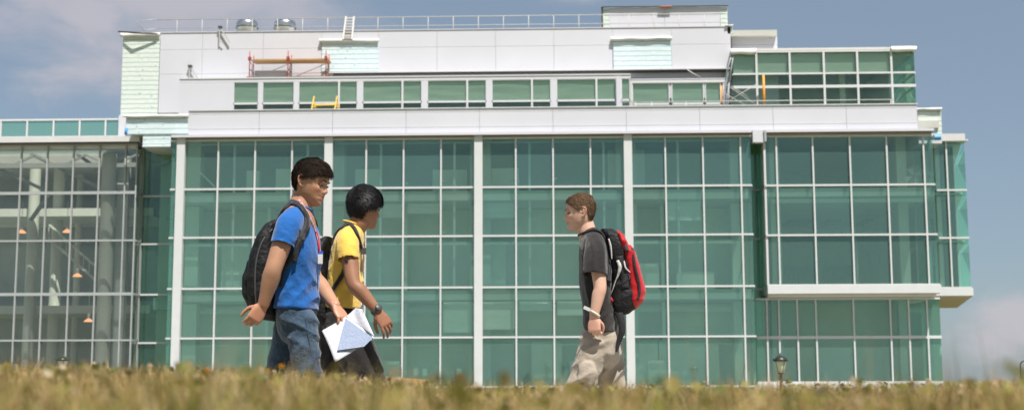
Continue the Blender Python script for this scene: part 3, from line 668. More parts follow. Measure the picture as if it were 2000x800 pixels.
# ================================================================== ground, banks, path and grass
def sstep(a, b, x): t_ = np.clip((x-a)/(b-a), 0, 1); return t_*t_*(3-2*t_)
def ground_z(x, y):
    x = np.asarray(x, float); y = np.asarray(y, float)
    base = -.079 + .0*x
    base = base + GL_TILT*np.clip(y/3.7, 0, 1)*(1-sstep(-.85, -.15, x/np.maximum(y, .6)*3.2)) + .018*sstep(.95, 1.3, x/np.maximum(y, .6)*3.2)
    base = base + .008*np.sin(x*2.1+1)*np.sin(y*1.7)+.004*np.sin(x*5.3+y*3)
    z = base*(1-sstep(3.9, 6.1, y)) + (-.645)*sstep(3.9, 6.1, y)
    z = z - 2.46*sstep(9.3, 30, y)
    return z
GL_TILT = .050
def axis(breaks):
    out_ = []
    for a, b_, n in breaks: out_ += list(np.linspace(a, b_, n, endpoint=False))
    return np.array(out_+[breaks[-1][1]])
gxs = axis([(-9000, -300, 8), (-300, -40, 10), (-40, -6, 18), (-6, 6, 90), (6, 40, 18), (40, 300, 10), (300, 9000, 8)])
gys = axis([(-9000, -100, 6), (-100, -4, 14), (-4, 11, 110), (11, 34, 40), (34, 90, 20), (90, 600, 10), (600, 12000, 8)])
GXX, GYY = np.meshgrid(gxs, gys); GZZ = ground_z(GXX, GYY)
vs = np.stack([GXX.ravel(), GYY.ravel(), GZZ.ravel()], 1); nx = len(gxs)
fs = [(j*nx+i, j*nx+i+1, (j+1)*nx+i+1, (j+1)*nx+i) for j in range(len(gys)-1) for i in range(nx-1)]
me = bpy.data.meshes.new('ground'); me.from_pydata(vs.tolist(), [], fs); me.polygons.foreach_set('use_smooth', [True]*len(fs))
M['lawn'] = mat('dry_lawn', (.20, .17, .07), .95, scale=1.3, col2=(.10, .12, .035), bump=.6, bscale=40, detail=8)
me.materials.append(M['lawn']); g_o = bpy.data.objects.new('ground', me); link(g_o); tag(g_o, kind='structure', label='dry lawn sloping down from the crest to the building')
# concrete path the students walk on
M['conc'] = mat('concrete_path', (.38, .36, .33), .9, .12, 3, bump=.3, bscale=80)
px_ = np.linspace(-30, 30, 61); rows_ = [6.25, 6.3, 9.0, 9.05]
vs = []; fs = []
for i, x in enumerate(px_):
    for y in rows_: vs.append((x, y, float(ground_z(x, y))+(.0 if y in (6.25, 9.05) else .03)))
    if i:
        for q in range(3): fs.append((4*i-4+q, 4*i+q, 4*i+q+1, 4*i-4+q+1))
me = bpy.data.meshes.new('path'); me.from_pydata(vs, [], fs); me.materials.append(M['conc']); o = bpy.data.objects.new('path', me); link(o); tag(o, kind='structure', label='concrete path along the foot of the bank')
# pavement at the building
M['pave'] = mat('paving', (.33, .32, .30), .9, .1, 2)
tag(MB().box(-60, 60, 44, 52.2, -3.4, -3.06).build('pavement', M['pave']), kind='structure', label='paved apron before the building')
# ---- grass: one mass of real blades
def vcol_mat(name, rough=.6, trans=.35, spec=.3):
    m = bpy.data.materials.new(name); m.use_nodes = True; t = NT(m)
    out = t.n('ShaderNodeOutputMaterial'); at_ = t.n('ShaderNodeAttribute', attribute_name='col')
    b = t.n('ShaderNodeBsdfPrincipled', i_Roughness=rough); b.inputs['Specular IOR Level'].default_value = spec
    t.l(at_.outputs['Color'], b.inputs['Base Color'])
    if trans:
        tl = t.n('ShaderNodeBsdfTranslucent'); t.l(at_.outputs['Color'], tl.inputs[0])
        mx = t.n('ShaderNodeMixShader', i_0=trans); t.l(b.outputs[0], mx.inputs[1]); t.l(tl.outputs[0], mx.inputs[2]); t.l(mx.outputs[0], out.inputs[0])
    else: t.l(b.outputs[0], out.inputs[0])
    return m
M['grass'] = vcol_mat('grass_blades')
def blades(bx, by, h, w, bend, col, nseg=3, base=None):
    n = len(bx); az = rng.uniform(0, 2*np.pi, n); lean = az+rng.normal(0, .5, n)
    bz = ground_z(bx, by)-.004 if base is None else base
    T = np.linspace(0, 1, nseg+1)
    P = np.zeros((n, nseg+1, 2, 3)); 
    sx, sy = -np.sin(az), np.cos(az)
    for k, tt in enumerate(T):
        off = bend*h*tt**1.8; zz = h*tt*(1-.35*bend*tt)
        cx = bx+np.cos(lean)*off; cy_ = by+np.sin(lean)*off
        ww = w*(1-tt**1.6*.92)/2
        P[:, k, 0] = np.stack([cx-sx*ww, cy_-sy*ww, bz+zz], 1); P[:, k, 1] = np.stack([cx+sx*ww, cy_+sy*ww, bz+zz], 1)
    V = P.reshape(-1, 3); m = (nseg+1)*2
    f = []
    for k in range(nseg): f.append([2*k, 2*k+1, 2*k+3, 2*k+2])
    f = np.array(f); Fc = (np.arange(n)[:, None, None]*m+f[None]).reshape(-1, 4)
    C = np.repeat(col, m, 0); tt = np.tile(np.repeat(T, 2), n)[:, None]
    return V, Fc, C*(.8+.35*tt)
def mesh_np(name, V, Fc, C, m):
    me = bpy.data.meshes.new(name); me.vertices.add(len(V)); me.vertices.foreach_set('co', V.astype(np.float32).ravel())
    k = Fc.shape[1]; me.loops.add(Fc.size); me.loops.foreach_set('vertex_index', Fc.astype(np.int32).ravel())
    me.polygons.add(len(Fc)); me.polygons.foreach_set('loop_start', np.arange(0, Fc.size, k, dtype=np.int32)); me.polygons.foreach_set('loop_total', np.full(len(Fc), k, np.int32))
    me.update(calc_edges=True); me.validate()
    ca = me.color_attributes.new('col', 'FLOAT_COLOR', 'POINT'); ca.data.foreach_set('color', np.concatenate([C, np.ones((len(C), 1))], 1).astype(np.float32).ravel())
    me.materials.append(m); o = bpy.data.objects.new(name, me); return link(o)
def patchn(x, y, s, seed=0):
    return (np.sin(x*s+seed)+np.sin(y*s*1.3+seed*2.1)+np.sin((x+y)*s*.7+seed*.7)+np.sin((x-y*1.4)*s*1.9+seed*3.3))/4
def scatter(n, y0, y1, slope=.44, pad=.35):
    y = y0+(y1-y0)*rng.random(n*3)**.8; hw = slope*y+pad
    x = rng.uniform(-1, 1, n*3)*(slope*y1+pad); k = np.abs(x) < hw
    return x[k][:n], y[k][:n]
DRY = np.array([[.42, .30, .13], [.34, .22, .085], [.52, .40, .22], [.25, .16, .06], [.38, .28, .12]]); GRN = np.array([[.15, .15, .025], [.23, .20, .045], [.10, .11, .02], [.26, .21, .06]])
Vs, Fs_, Cs = [], [], []; nv = 0
def addb(*a, **k):
    global nv
    V, Fc, C = blades(*a, **k); Vs.append(V); Fs_.append(Fc+nv); Cs.append(C); nv += len(V)
def colmix(x, y, green):
    g = (patchn(x, y, 4.1, 1.3)*.5+patchn(x, y, 11, 4)*.35+rng.normal(0, .28, len(x))) > (1-green)*1.0-.5
    c = DRY[rng.integers(0, len(DRY), len(x))]*rng.uniform(.75, 1.2, (len(x), 1)); d = GRN[rng.integers(0, len(GRN), len(x))]*rng.uniform(.7, 1.3, (len(x), 1))
    return np.where(g[:, None], d, c)
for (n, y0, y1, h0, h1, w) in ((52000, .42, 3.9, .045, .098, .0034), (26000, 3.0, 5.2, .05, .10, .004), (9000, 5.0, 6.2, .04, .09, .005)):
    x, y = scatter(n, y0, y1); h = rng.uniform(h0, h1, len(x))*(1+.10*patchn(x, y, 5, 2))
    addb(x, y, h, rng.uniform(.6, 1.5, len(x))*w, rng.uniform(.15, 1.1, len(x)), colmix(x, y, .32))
# flat dead straw lying in the sward
x, y = scatter(14000, .42, 4.5); addb(x, y, rng.uniform(.03, .07, len(x)), rng.uniform(.003, .006, len(x)), rng.uniform(1., 2.2, len(x)), DRY[rng.integers(0, 3, len(x))]*1.1)
# taller stalks
x, y = scatter(260, 2.2, 4.6); addb(x, y, rng.uniform(.09, .125, len(x)), np.full(len(x), .0016), rng.uniform(.05, .5, len(x)), DRY[rng.integers(0, 5, len(x))])
for pxs, n in ((1400, 4), (1680, 6), (1880, 9), (1975, 4), (1290, 2)):
    yy = rng.uniform(1.1, 1.7, n); xx = np.array([gx(pxs+rng.normal(0, 30), 740, v) for v in yy])
    addb(xx, yy, rng.uniform(.10, .15, n), np.full(n, .0016), rng.uniform(.05, .5, n), DRY[rng.integers(0, 5, n)]*.8)
# clumps of near seed heads and clover leaves (small discs)
def discs(n, y0, y1, r0, r1, zlo, zhi, cols):
    global nv
    x, y = scatter(n, y0, y1); z = ground_z(x, y)+rng.uniform(zlo, zhi, len(x)); r = rng.uniform(r0, r1, len(x))
    a = np.arange(6)/6*2*np.pi; N = rng.normal(0, 1, (len(x), 3)); N[:, 2] += 1.2; N /= np.linalg.norm(N, axis=1)[:, None]
    U = np.cross(N, [0.3, 1, .1]); U /= np.linalg.norm(U, axis=1)[:, None]; W = np.cross(N, U)
    P = np.stack([x, y, z], 1)[:, None]+r[:, None, None]*(U[:, None]*np.cos(a)[None, :, None]+W[:, None]*np.sin(a)[None, :, None])
    V = P.reshape(-1, 3); idx = np.arange(len(x))[:, None]*6
    Fc = np.concatenate([idx+np.array([0, 1, 2, 3]), idx+np.array([0, 3, 4, 5])], 0)
    Vs.append(V); Fs_.append(Fc+nv); Cs.append(np.repeat(cols[rng.integers(0, len(cols), len(x))], 6, 0)*rng.uniform(.8, 1.2, (len(V), 1))); nv += len(V)
discs(2600, .5, 4.2, .004, .009, .02, .075, GRN*1.15)
discs(600, 1.2, 4.2, .003, .007, .045, .08, np.array([[.48, .40, .28], [.50, .38, .26], [.45, .30, .18]]))
g_ = mesh_np('grass', np.concatenate(Vs), np.concatenate(Fs_), np.concatenate(Cs), M['grass'])
tag(g_, kind='stuff', label='dry and green grass blurred along the crest in front')
# ---- dandelions
M['petal'] = mat('dandelion_petals', (.85, .55, .03), .6, .1, 200); M['stem'] = mat('green_stem', (.12, .2, .05), .6)
dl = ['yellow dandelion in the grass, the one nearer the blue-shirted walker', 'yellow dandelion in the grass, lower of the pair before the jeans', 'yellow dandelion low in the grass beneath the pale papers']
for i, (p, q, Y) in enumerate(((549, 716, 3.0), (524, 728, 2.7), (404, 726, 2.5))):
    c = at(p, q, Y); gz_ = float(ground_z(c.x, c.y))
    e = empty('dandelion', (c.x, c.y, gz_), label=['yellow dandelion in front of the far trouser leg, higher of the close pair', 'yellow dandelion, lower and paler of the close pair in the grass', 'lone yellow dandelion in the grass below the wide white column'][i], cat='flower')
    fm_ = MB(); 
    for ring, (rr, zz) in enumerate(((.016, .0), (.012, .004), (.007, .007))):
        for k in range(14):
            a = k/14*6.283+ring*.2; d = Vector((math.cos(a), math.sin(a), 0)); s_ = Vector((-d.y, d.x, 0))*.0022; h = Vector((0, 0, c.z-gz_+zz))
            fm_.add([h-s_*.5, h+d*rr-s_+Vector((0, 0, .001)), h+d*rr+s_+Vector((0, 0, .001)), h+s_*.5], [(0, 1, 2, 3)])
    fm_.lathe([(0, .006), (.005, .004), (.006, 0), (0, -.006)], (0, 0, c.z-gz_), 8)
    fm_.build('flower_head', M['petal'], e)
    MB().tube([(0.01, 0, 0), (.003, 0, (c.z-gz_)*.5), (0, 0, c.z-gz_-.003)], .0014, 6).build('stem', M['stem'], e)
# ---- street lamps
M['lampglass'] = mat('lamp_globe', (.75, .78, .66), .25, .05, 3); M['lampiron'] = mat('lamp_iron', (.03, .035, .03), .4, .2, 5, metal=.3)
def lamp(x, y, top, label):
    z0 = -3.06 if y > 44 else float(ground_z(x, y)); H = top-z0
    e = empty('street_lamp', (x, y, z0), label=label, cat='street lamp', group='lamp posts before the building')
    MB().lathe([(.16, 0), (.17, .08), (.11, .16), (.10, .5), (.07, .56), (.055, H-1.0), (.06, H-.98), (.05, H-.95), (.045, H-.62), (.09, H-.6), (.10, H-.57), (.0, H-.56)], (0, 0, 0), 16).build('post', mat('lamp_post_paint', (.10, .06, .045), .5, .2, 4), e)
    MB().lathe([(.08, H-.56), (.10, H-.53), (.17, H-.27), (.175, H-.22), (.0, H-.21)], (0, 0, 0), 16).build('globe', M['lampglass'], e)
    MB().lathe([(.215, H-.235), (.225, H-.20), (.15, H-.13), (.10, H-.09), (.03, H-.07), (.025, H-.02), (.0, H+.02)], (0, 0, 0), 16).build('cap', M['lampiron'], e)
    b = MB()
    for k in range(4):
        a = k*math.pi/2+.5; b.bar((.10*math.cos(a), .10*math.sin(a), H-.55), (.19*math.cos(a), .19*math.sin(a), H-.21), .014)
        b.tube([(.20*math.cos(a), .20*math.sin(a), H-.22), (.25*math.cos(a), .25*math.sin(a), H-.20), (.26*math.cos(a), .26*math.sin(a), H-.15)], .012, 6)
    b.build('cage', M['lampiron'], e); return e
c = at(1524, 689, 40.); lamp(c.x, c.y, c.z, 'dark lamp post with pale globe before the green glass, near the far end')
c = at(123, 691, 47.); lamp(c.x, c.y, c.z, 'lamp post whose globe peeps over the grass before the grey atrium')
# ---- sawhorse behind the student in yellow
Y = 13.; a, b_ = at(640, 731, Y), at(836, 746, Y); z0 = float(ground_z(a.x, Y))
e = empty('sawhorse', ((a.x+b_.x)/2, Y, z0), label='light wooden sawhorse half hidden by the grass behind the yellow-shirted walker', cat='sawhorse')
child(MB().bar(a, b_, .05, .032), 'top_beam', M['wood'], e)
for q in (a.lerp(b_, .1), a.lerp(b_, .9)):
    for s_ in (-1, 1): child(MB().bar(q, (q.x, Y+s_*.3, float(ground_z(q.x, Y+s_*.3))-.02), .07, .04), 'leg', M['wood'], e)
# ---- black hoop at the frame's edge
Y = 11.; c = at(2001, 704, Y); z0 = float(ground_z(c.x, Y)); r = .035
e = empty('hoop_stand', (c.x, Y, z0), label='black metal hoop rising out of the grass by the far end of the lawn', cat='hoop stand')
child(MB().tube([(c.x-r, Y, z0-.02)]+[(c.x-r*math.cos(t_), Y, c.z-r+r*math.sin(t_)) for t_ in np.linspace(0, math.pi, 13)]+[(c.x+r, Y, z0-.02)], .006, 8), 'hoop', M['darkmetal'], e)
child(MB().tube([(c.x-.06, Y-.05, z0-.02), (c.x-.045, Y-.05, c.z-.06)], .006, 6), 'side_rod', M['darkmetal'], e)
# ================================================================== people: tools
from mathutils.bvhtree import BVHTree
def V3(*a): return Vector(a)
def loft(mb, rings, cap=True):
    """rings: list of equal-length point lists"""
    n = len(rings[0]); vs = [p for r in rings for p in r]; fs = []
    for i in range(len(rings)-1):
        for k in range(n): fs.append((i*n+k, i*n+(k+1) % n, (i+1)*n+(k+1) % n, (i+1)*n+k))
    if cap: fs.append(tuple(range(n))[::-1]); fs.append(tuple((len(rings)-1)*n+k for k in range(n)))
    mb.add(vs, fs, True); return mb
def catmull(P, n):
    P = [np.array(p, float) for p in P]; out_ = []
    for i in range(len(P)-1):
        p0 = P[max(i-1, 0)]; p1 = P[i]; p2 = P[i+1]; p3 = P[min(i+2, len(P)-1)]
        for k in range(n):
            t_ = k/n; out_.append(.5*((2*p1)+(-p0+p2)*t_+(2*p0-5*p1+4*p2-p3)*t_*t_+(-p0+3*p1-3*p2+p3)*t_**3))
    out_.append(P[-1]); return out_
def limb(mb, pts, rad, side=None, n=20, sub=6, pw=1., cup=False):
    """smooth tapered limb: pts joints, rad (a) or (a, b): a along `side`, b across"""
    rad = [(r, r) if not isinstance(r, (tuple, list)) else r for r in rad]
    Q = catmull([tuple(p)+tuple(r) for p, r in zip(pts, rad)], sub); rings = []
    prev = Vector(side) if side is not None else None
    for i, q in enumerate(Q):
        p = Vector(q[:3]); d = (Vector(Q[min(i+1, len(Q)-1)][:3])-Vector(Q[max(i-1, 0)][:3])).normalized()
        if prev is None: prev = d.cross(Vector((0, 1, 0)) if abs(d.y) < .9 else Vector((1, 0, 0)))
        u = (prev-d*prev.dot(d)).normalized(); w = d.cross(u)
        if side is None: prev = u
        ring = []
        for k in range(n):
            a = 2*math.pi*k/n; ca, sa = math.cos(a), math.sin(a)
            ca = math.copysign(abs(ca)**pw, ca); sa = math.copysign(abs(sa)**pw, sa)
            ring.append(p+u*ca*q[3]+w*sa*q[4])
        rings.append(ring)
    # rounded ends
    def shrink(r, f, off):
        c = sum((Vector(v) for v in r), Vector())/len(r); return [c+(Vector(v)-c)*f+off for v in r]
    d0 = (Vector(Q[0][:3])-Vector(Q[1][:3])).normalized(); d1 = (Vector(Q[-1][:3])-Vector(Q[-2][:3])).normalized()
    r0 = min(Q[0][3], Q[0][4]); r1 = min(Q[-1][3], Q[-1][4])
    rings = [shrink(rings[0], .45, d0*r0*.75), shrink(rings[0], .8, d0*r0*.45)]+rings
    if cup: rings += [shrink(rings[-1], .93, d1*.002), shrink(rings[-1], .82, -d1*.03)]
    else: rings += [shrink(rings[-1], .8, d1*r1*.45), shrink(rings[-1], .45, d1*r1*.75)]
    return loft(mb, rings)
def ell(mb, c, r, rot=None, n=14):
    c = Vector(c); vs = []; 
    for i in range(1, n):
        th = math.pi*i/n
        for k in range(2*n):
            a = math.pi*k/n; v = Vector((r[0]*math.sin(th)*math.cos(a), r[1]*math.sin(th)*math.sin(a), r[2]*math.cos(th)))
            vs.append(c+(rot @ v if rot is not None else v))
    m = 2*n; fs = [(i*m+k, (i+1)*m+k, (i+1)*m+(k+1) % m, i*m+(k+1) % m) for i in range(n-2) for k in range(m)]
    fs.append(tuple(range(m))); fs.append(tuple((n-2)*m+k for k in range(m))[::-1])
    return mb.add(vs, fs, True)
def fuse(mb, voxel, smooth=3, fac=.5):
    """one continuous closed surface out of overlapping closed pieces -> (verts Nx3, faces list)"""
    me = bpy.data.meshes.new('tmp'); me.from_pydata([Vector(v) for v in mb.v], [], mb.f); me.update()
    o = bpy.data.objects.new('tmp', me); COL.objects.link(o)
    r = o.modifiers.new('r', 'REMESH'); r.mode = 'VOXEL'; r.voxel_size = voxel; r.adaptivity = 0
    s = o.modifiers.new('s', 'SMOOTH'); s.factor = fac; s.iterations = smooth
    dg = bpy.context.evaluated_depsgraph_get(); ev = o.evaluated_get(dg); m2 = bpy.data.meshes.new_from_object(ev)
    n = len(m2.vertices); co = np.empty(n*3); m2.vertices.foreach_get('co', co); no = np.empty(n*3); m2.vertices.foreach_get('normal', no)
    fs = [tuple(p.vertices) for p in m2.polygons]
    bpy.data.objects.remove(o); bpy.data.meshes.remove(me); bpy.data.meshes.remove(m2)
    return co.reshape(-1, 3), no.reshape(-1, 3), fs
def put(name, co, fs, m, parent, org, col=None):
    me = bpy.data.meshes.new(name); me.from_pydata((co-np.array(org)).tolist(), [], fs); me.polygons.foreach_set('use_smooth', [True]*len(me.polygons))
    me.materials.append(m); me.update()
    if col is not None:
        ca = me.color_attributes.new('col', 'FLOAT_COLOR', 'POINT'); ca.data.foreach_set('color', np.concatenate([col, np.ones((len(col), 1))], 1).astype(np.float32).ravel())
    o = bpy.data.objects.new(name, me); return link(o, parent)
def pw_noise(P, freq, seed, n=7, aniso=(1, 1, 1)):
    r = np.random.default_rng(seed); out_ = np.zeros(len(P))
    for i in range(n):
        k = r.normal(0, 1, 3); k = k/np.linalg.norm(k)*freq*r.uniform(.6, 1.5)*np.array(aniso)
        warp = .9*np.sin(P @ (r.normal(0, 1, 3)*freq*.45)+r.uniform(0, 6))
        out_ += np.sin(P @ k+r.uniform(0, 6.28)+warp)
    return out_/n**.5
def folds(P, N, dirs, seed=1, amp=.004, freq=70, mask=None):
    """cloth folds: sharp-crested ridges running along the given directions"""
    r = np.random.default_rng(seed); h = np.zeros(len(P))
    for j, (c, d, rad, f, a) in enumerate(dirs):
        c = np.array(c); d = np.array(d, float); d /= np.linalg.norm(d)
        q = P-c; along = q @ d; perp = q-along[:, None]*d; 
        u = np.cross(d, [0, 1, 0]); u /= np.linalg.norm(u)
        s = perp @ u
        w = np.exp(-(np.linalg.norm(q/np.array(rad), axis=1)**2))
        nzp = pw_noise(P, 11, seed+20+j); nza = np.clip(.55+.5*pw_noise(P, 14, seed+40+j), 0, 1.3)
        ph = s*f*.8+2.3*nzp+.8*np.sin(along*f*.16+j)
        h += a*w*nza*(1-np.abs(np.sin(ph/2))*2)
    n1 = pw_noise(P, freq*.35, seed+5); n2 = pw_noise(P, freq*.9, seed+9)
    h += amp*(.9*n1+.35*(1-np.abs(n2)*1.4))
    if mask is not None: h *= mask
    return P+N*h[:, None]
def skin_mat(name, col, ruddy):
    m = vcol_mat(name, rough=.48, trans=0, spec=.4); b = [n for n in m.node_tree.nodes if n.type == 'BSDF_PRINCIPLED'][0]
    b.inputs['Subsurface Weight'].default_value = .25; b.inputs['Subsurface Radius'].default_value = (.9, .35, .2); b.inputs['Subsurface Scale'].default_value = .012
    return m
# ---- head
PROF = [(.118, -.015), (.112, .028), (.100, .055), (.085, .073), (.070, .082), (.052, .0885), (.036, .0905), (.022, .0925), (.010, .0885), (.000, .0865), (-.015, .0880), (-.030, .0895), (-.043, .0905), (-.052, .0925), (-.058, .0955), (-.0635, .0915), (-.070, .0945), (-.078, .0895), (-.086, .0880), (-.096, .0905), (-.106, .086), (-.114, .072), (-.118, .05)]
PROFS = [(.118, -.015), (.112, .028), (.100, .055), (.085, .073), (.070, .082), (.052, .088), (.022, .0905), (.0, .0885), (-.03, .0890), (-.06, .0890), (-.085, .0870), (-.100, .084), (-.110, .074), (-.118, .05)]
BACK = [(.118, -.015), (.112, -.052), (.095, -.078), (.07, -.093), (.04, -.100), (.01, -.099), (-.02, -.090), (-.045, -.077), (-.07, -.066), (-.09, -.06), (-.118, -.05)]
WID = [(.118, .0), (.112, .036), (.10, .052), (.085, .062), (.06, .071), (.03, .0755), (.0, .0745), (-.02, .073), (-.04, .069), (-.06, .063), (-.08, .054), (-.095, .044), (-.108, .031), (-.118, .018)]
def interp(T, z): 
    zs = [a for a, b in T][::-1]; v = [b for a, b in T][::-1]; return np.interp(z, zs, v)
def head_surface(nz=90, na=96, grow=None):
    """closed head grid in head coordinates: x to the person's right, y forward, z up"""
    zz = .118*np.cos(np.linspace(.02, math.pi-.02, nz)); A = np.linspace(0, 2*np.pi, na, endpoint=False)
    Z, A2 = np.meshgrid(zz, A, indexing='ij')
    yf, yb, w = interp(PROF, Z), interp(BACK, Z), interp(WID, Z); yc = -.008*np.ones_like(Z)
    yfs = interp(PROFS, Z); xg = w*np.abs(np.sin(A2))**.86; gd = np.exp(-(xg/.026)**2); yf = yfs+(yf-yfs)*gd
    c, s = np.cos(A2), np.sin(A2)
    fy = np.where(c > 0, yc+(yf-yc)*np.abs(c)**.86, yc-(yc-yb)*np.abs(c)**.95)
    x = w*np.sign(s)*np.abs(s)**.86
    # narrower face front (cheeks fall away), jaw tapering to the chin
    fx = x*(1-.10*np.clip(c, 0, 1)**2*(Z > -.2))
    y = fy
    def bump(cx, cy, cz, r, a, dy=1.): 
        g = np.exp(-(((fx-cx)/r[0])**2+((Z-cz)/r[1])**2))*(c > .05); return a*g
    y = y+bump(0, 0, -.030, (.0115, .013), .017)+bump(0, 0, -.014, (.0085, .016), .011)+bump(0, 0, .002, (.008, .012), .004)
    for sg in (-1, 1):
        y = y+bump(sg*.013, 0, -.036, (.007, .007), .007)               # nostril wings
        y = y+bump(sg*.033, 0, .001, (.017, .0105), -.0105)             # eye sockets
        y = y+bump(sg*.030, 0, .021, (.022, .006), .0035)               # brow ridge
        y = y+bump(sg*.046, 0, -.022, (.018, .014), .004)               # cheekbone
        y = y+bump(sg*.026, 0, -.060, (.010, .006), -.0035)             # mouth corners
        y = y+bump(sg*.040, 0, -.055, (.015, .018), -.003)
    y = y+bump(0, 0, -.0635, (.022, .0022), -.004)
    P = np.stack([fx, y, Z], -1); return P
def head_mesh(mb, mtx):
    P = head_surface(); nz, na, _ = P.shape
    rings = [[mtx @ Vector(P[i, k]) for k in range(na)] for i in range(nz)]
    loft(mb, rings)
    for sg in (-1, 1):   # ears
        rim = [(.074, .006, .020), (.081, -.004, .030), (.087, -.016, .030), (.089, -.024, .016), (.086, -.023, .000), (.081, -.016, -.014), (.076, -.006, -.024), (.073, .002, -.026)]
        pts = [mtx @ Vector((sg*a, b-.010, c-.006)) for a, b, c in rim]
        limb(mb, pts, [.004, .0042, .0045, .0045, .0045, .0045, .005, .004], n=8, sub=3)
        ell(mb, mtx @ Vector((sg*.076, -.018, .000)), (.006, .014, .024), mtx.to_3x3() @ Matrix.Rotation(sg*.35, 3, 'Z'), 8)
        limb(mb, [mtx @ Vector((sg*.078, -.012, .012)), mtx @ Vector((sg*.084, -.022, .002)), mtx @ Vector((sg*.079, -.014, -.010))], [.003, .0035, .003], n=8, sub=3)
        ell(mb, mtx @ Vector((sg*.075, .000, -.004)), (.004, .005, .007), mtx.to_3x3(), 6)
def head_matrix(c, yaw, pitch=0, roll=0, sc=.95):
    """yaw: heading of the face in world; pitch > 0 looks down"""
    return Matrix.Translation(c) @ Matrix.Rotation(yaw-math.pi/2, 4, 'Z') @ Matrix.Rotation(-pitch, 4, 'X') @ Matrix.Rotation(roll, 4, 'Y') @ Matrix.Scale(sc, 4)
def skin_col(co, mtx, base, lip, ruddy, hands=()):
    """skin tone: lips, cheeks, ears, knuckles; stubble of close-cropped skin is left to the hair"""
    inv_ = np.array(mtx.inverted()); L = co @ inv_[:3, :3].T+inv_[:3, 3]
    C = np.tile(np.array(base), (len(co), 1))*(1+.05*pw_noise(co, 60, 3)[:, None])
    def g(c, r): return np.exp(-(((L-np.array(c))/np.array(r))**2).sum(1))[:, None]
    def mixc(k, c): 
        nonlocal C; k = np.clip(k, 0, 1); C = C*(1-k)+np.array(c)*k
    for sg in (-1, 1):
        mixc(.5*g((sg*.045, .07, -.03), (.02, .03, .018)), ruddy); mixc(.55*g((sg*.086, -.03, .005), (.012, .025, .035)), ruddy)
    mixc(.45*g((0, .108, -.032), (.012, .015, .012)), ruddy)
    mixc(.85*((np.abs(L[:, 2]+.063) < .0085+.0*L[:, 0]) & (np.abs(L[:, 0]) < .024) & (L[:, 1] > .075))[:, None]*np.exp(-(L[:, 0]/.022)**4)[:, None], lip)
    for h in hands:
        d = np.linalg.norm(co-np.array(h), axis=1)[:, None]; mixc(.35*np.exp(-(d/.09)**2), ruddy)
    return np.clip(C, 0, 1)
def face_details(mtx, parent, org, iris, browm, lidm):
    """eyes with iris and lids, eyebrows"""
    for sg in (-1, 1):
        mb = MB(); c = Vector((sg*.0325, .0715, .000)); ell(mb, c, (.0112, .0095, .0070), None, 10)
        vs = [mtx @ Vector(v) for v in mb.v]; m2 = MB(); m2.add([v-org for v in vs], mb.f, True); eye = m2.build('eye', M['eyewhite'], parent)
        mb = MB(); ell(mb, c+Vector((0, .0075, 0)), (.0064, .0042, .0062), None, 8)
        m2 = MB(); m2.add([(mtx @ Vector(v))-org for v in mb.v], mb.f, True); m2.build('iris', iris, eye)
        mb = MB()
        for tt, rr in ((1, .0022), (-1, .0009)):
            pts = [c+Vector((sg*(.0135*math.cos(a)), .0115*math.sin(a)**.6*.95+.0012, tt*.0036*math.sin(a)+.0006*tt)) for a in np.linspace(.12, math.pi-.12, 9)]
            limb(mb, pts, [rr*.6]+[rr]*7+[rr*.6], n=8, sub=2)
        m2 = MB(); m2.add([(mtx @ Vector(v))-org for v in mb.v], mb.f, True); m2.build('eyelid', lidm, parent)
        mb = MB(); pts = [Vector((sg*x, y, z)) for x, y, z in ((.012, .0945, .019), (.022, .0935, .0245), (.034, .089, .0265), (.046, .079, .022), (.053, .070, .016))]
        limb(mb, pts, [(.0025, .0018), (.0032, .0020), (.0030, .0018), (.0022, .0015), (.0012, .001)], side=mtx.to_3x3() @ Vector((0, 0, 1)) if False else (0, 0, 1), n=8, sub=3)
        m2 = MB(); m2.add([(mtx @ Vector(v))-org for v in mb.v], mb.f, True); m2.build('eyebrow', browm, parent)
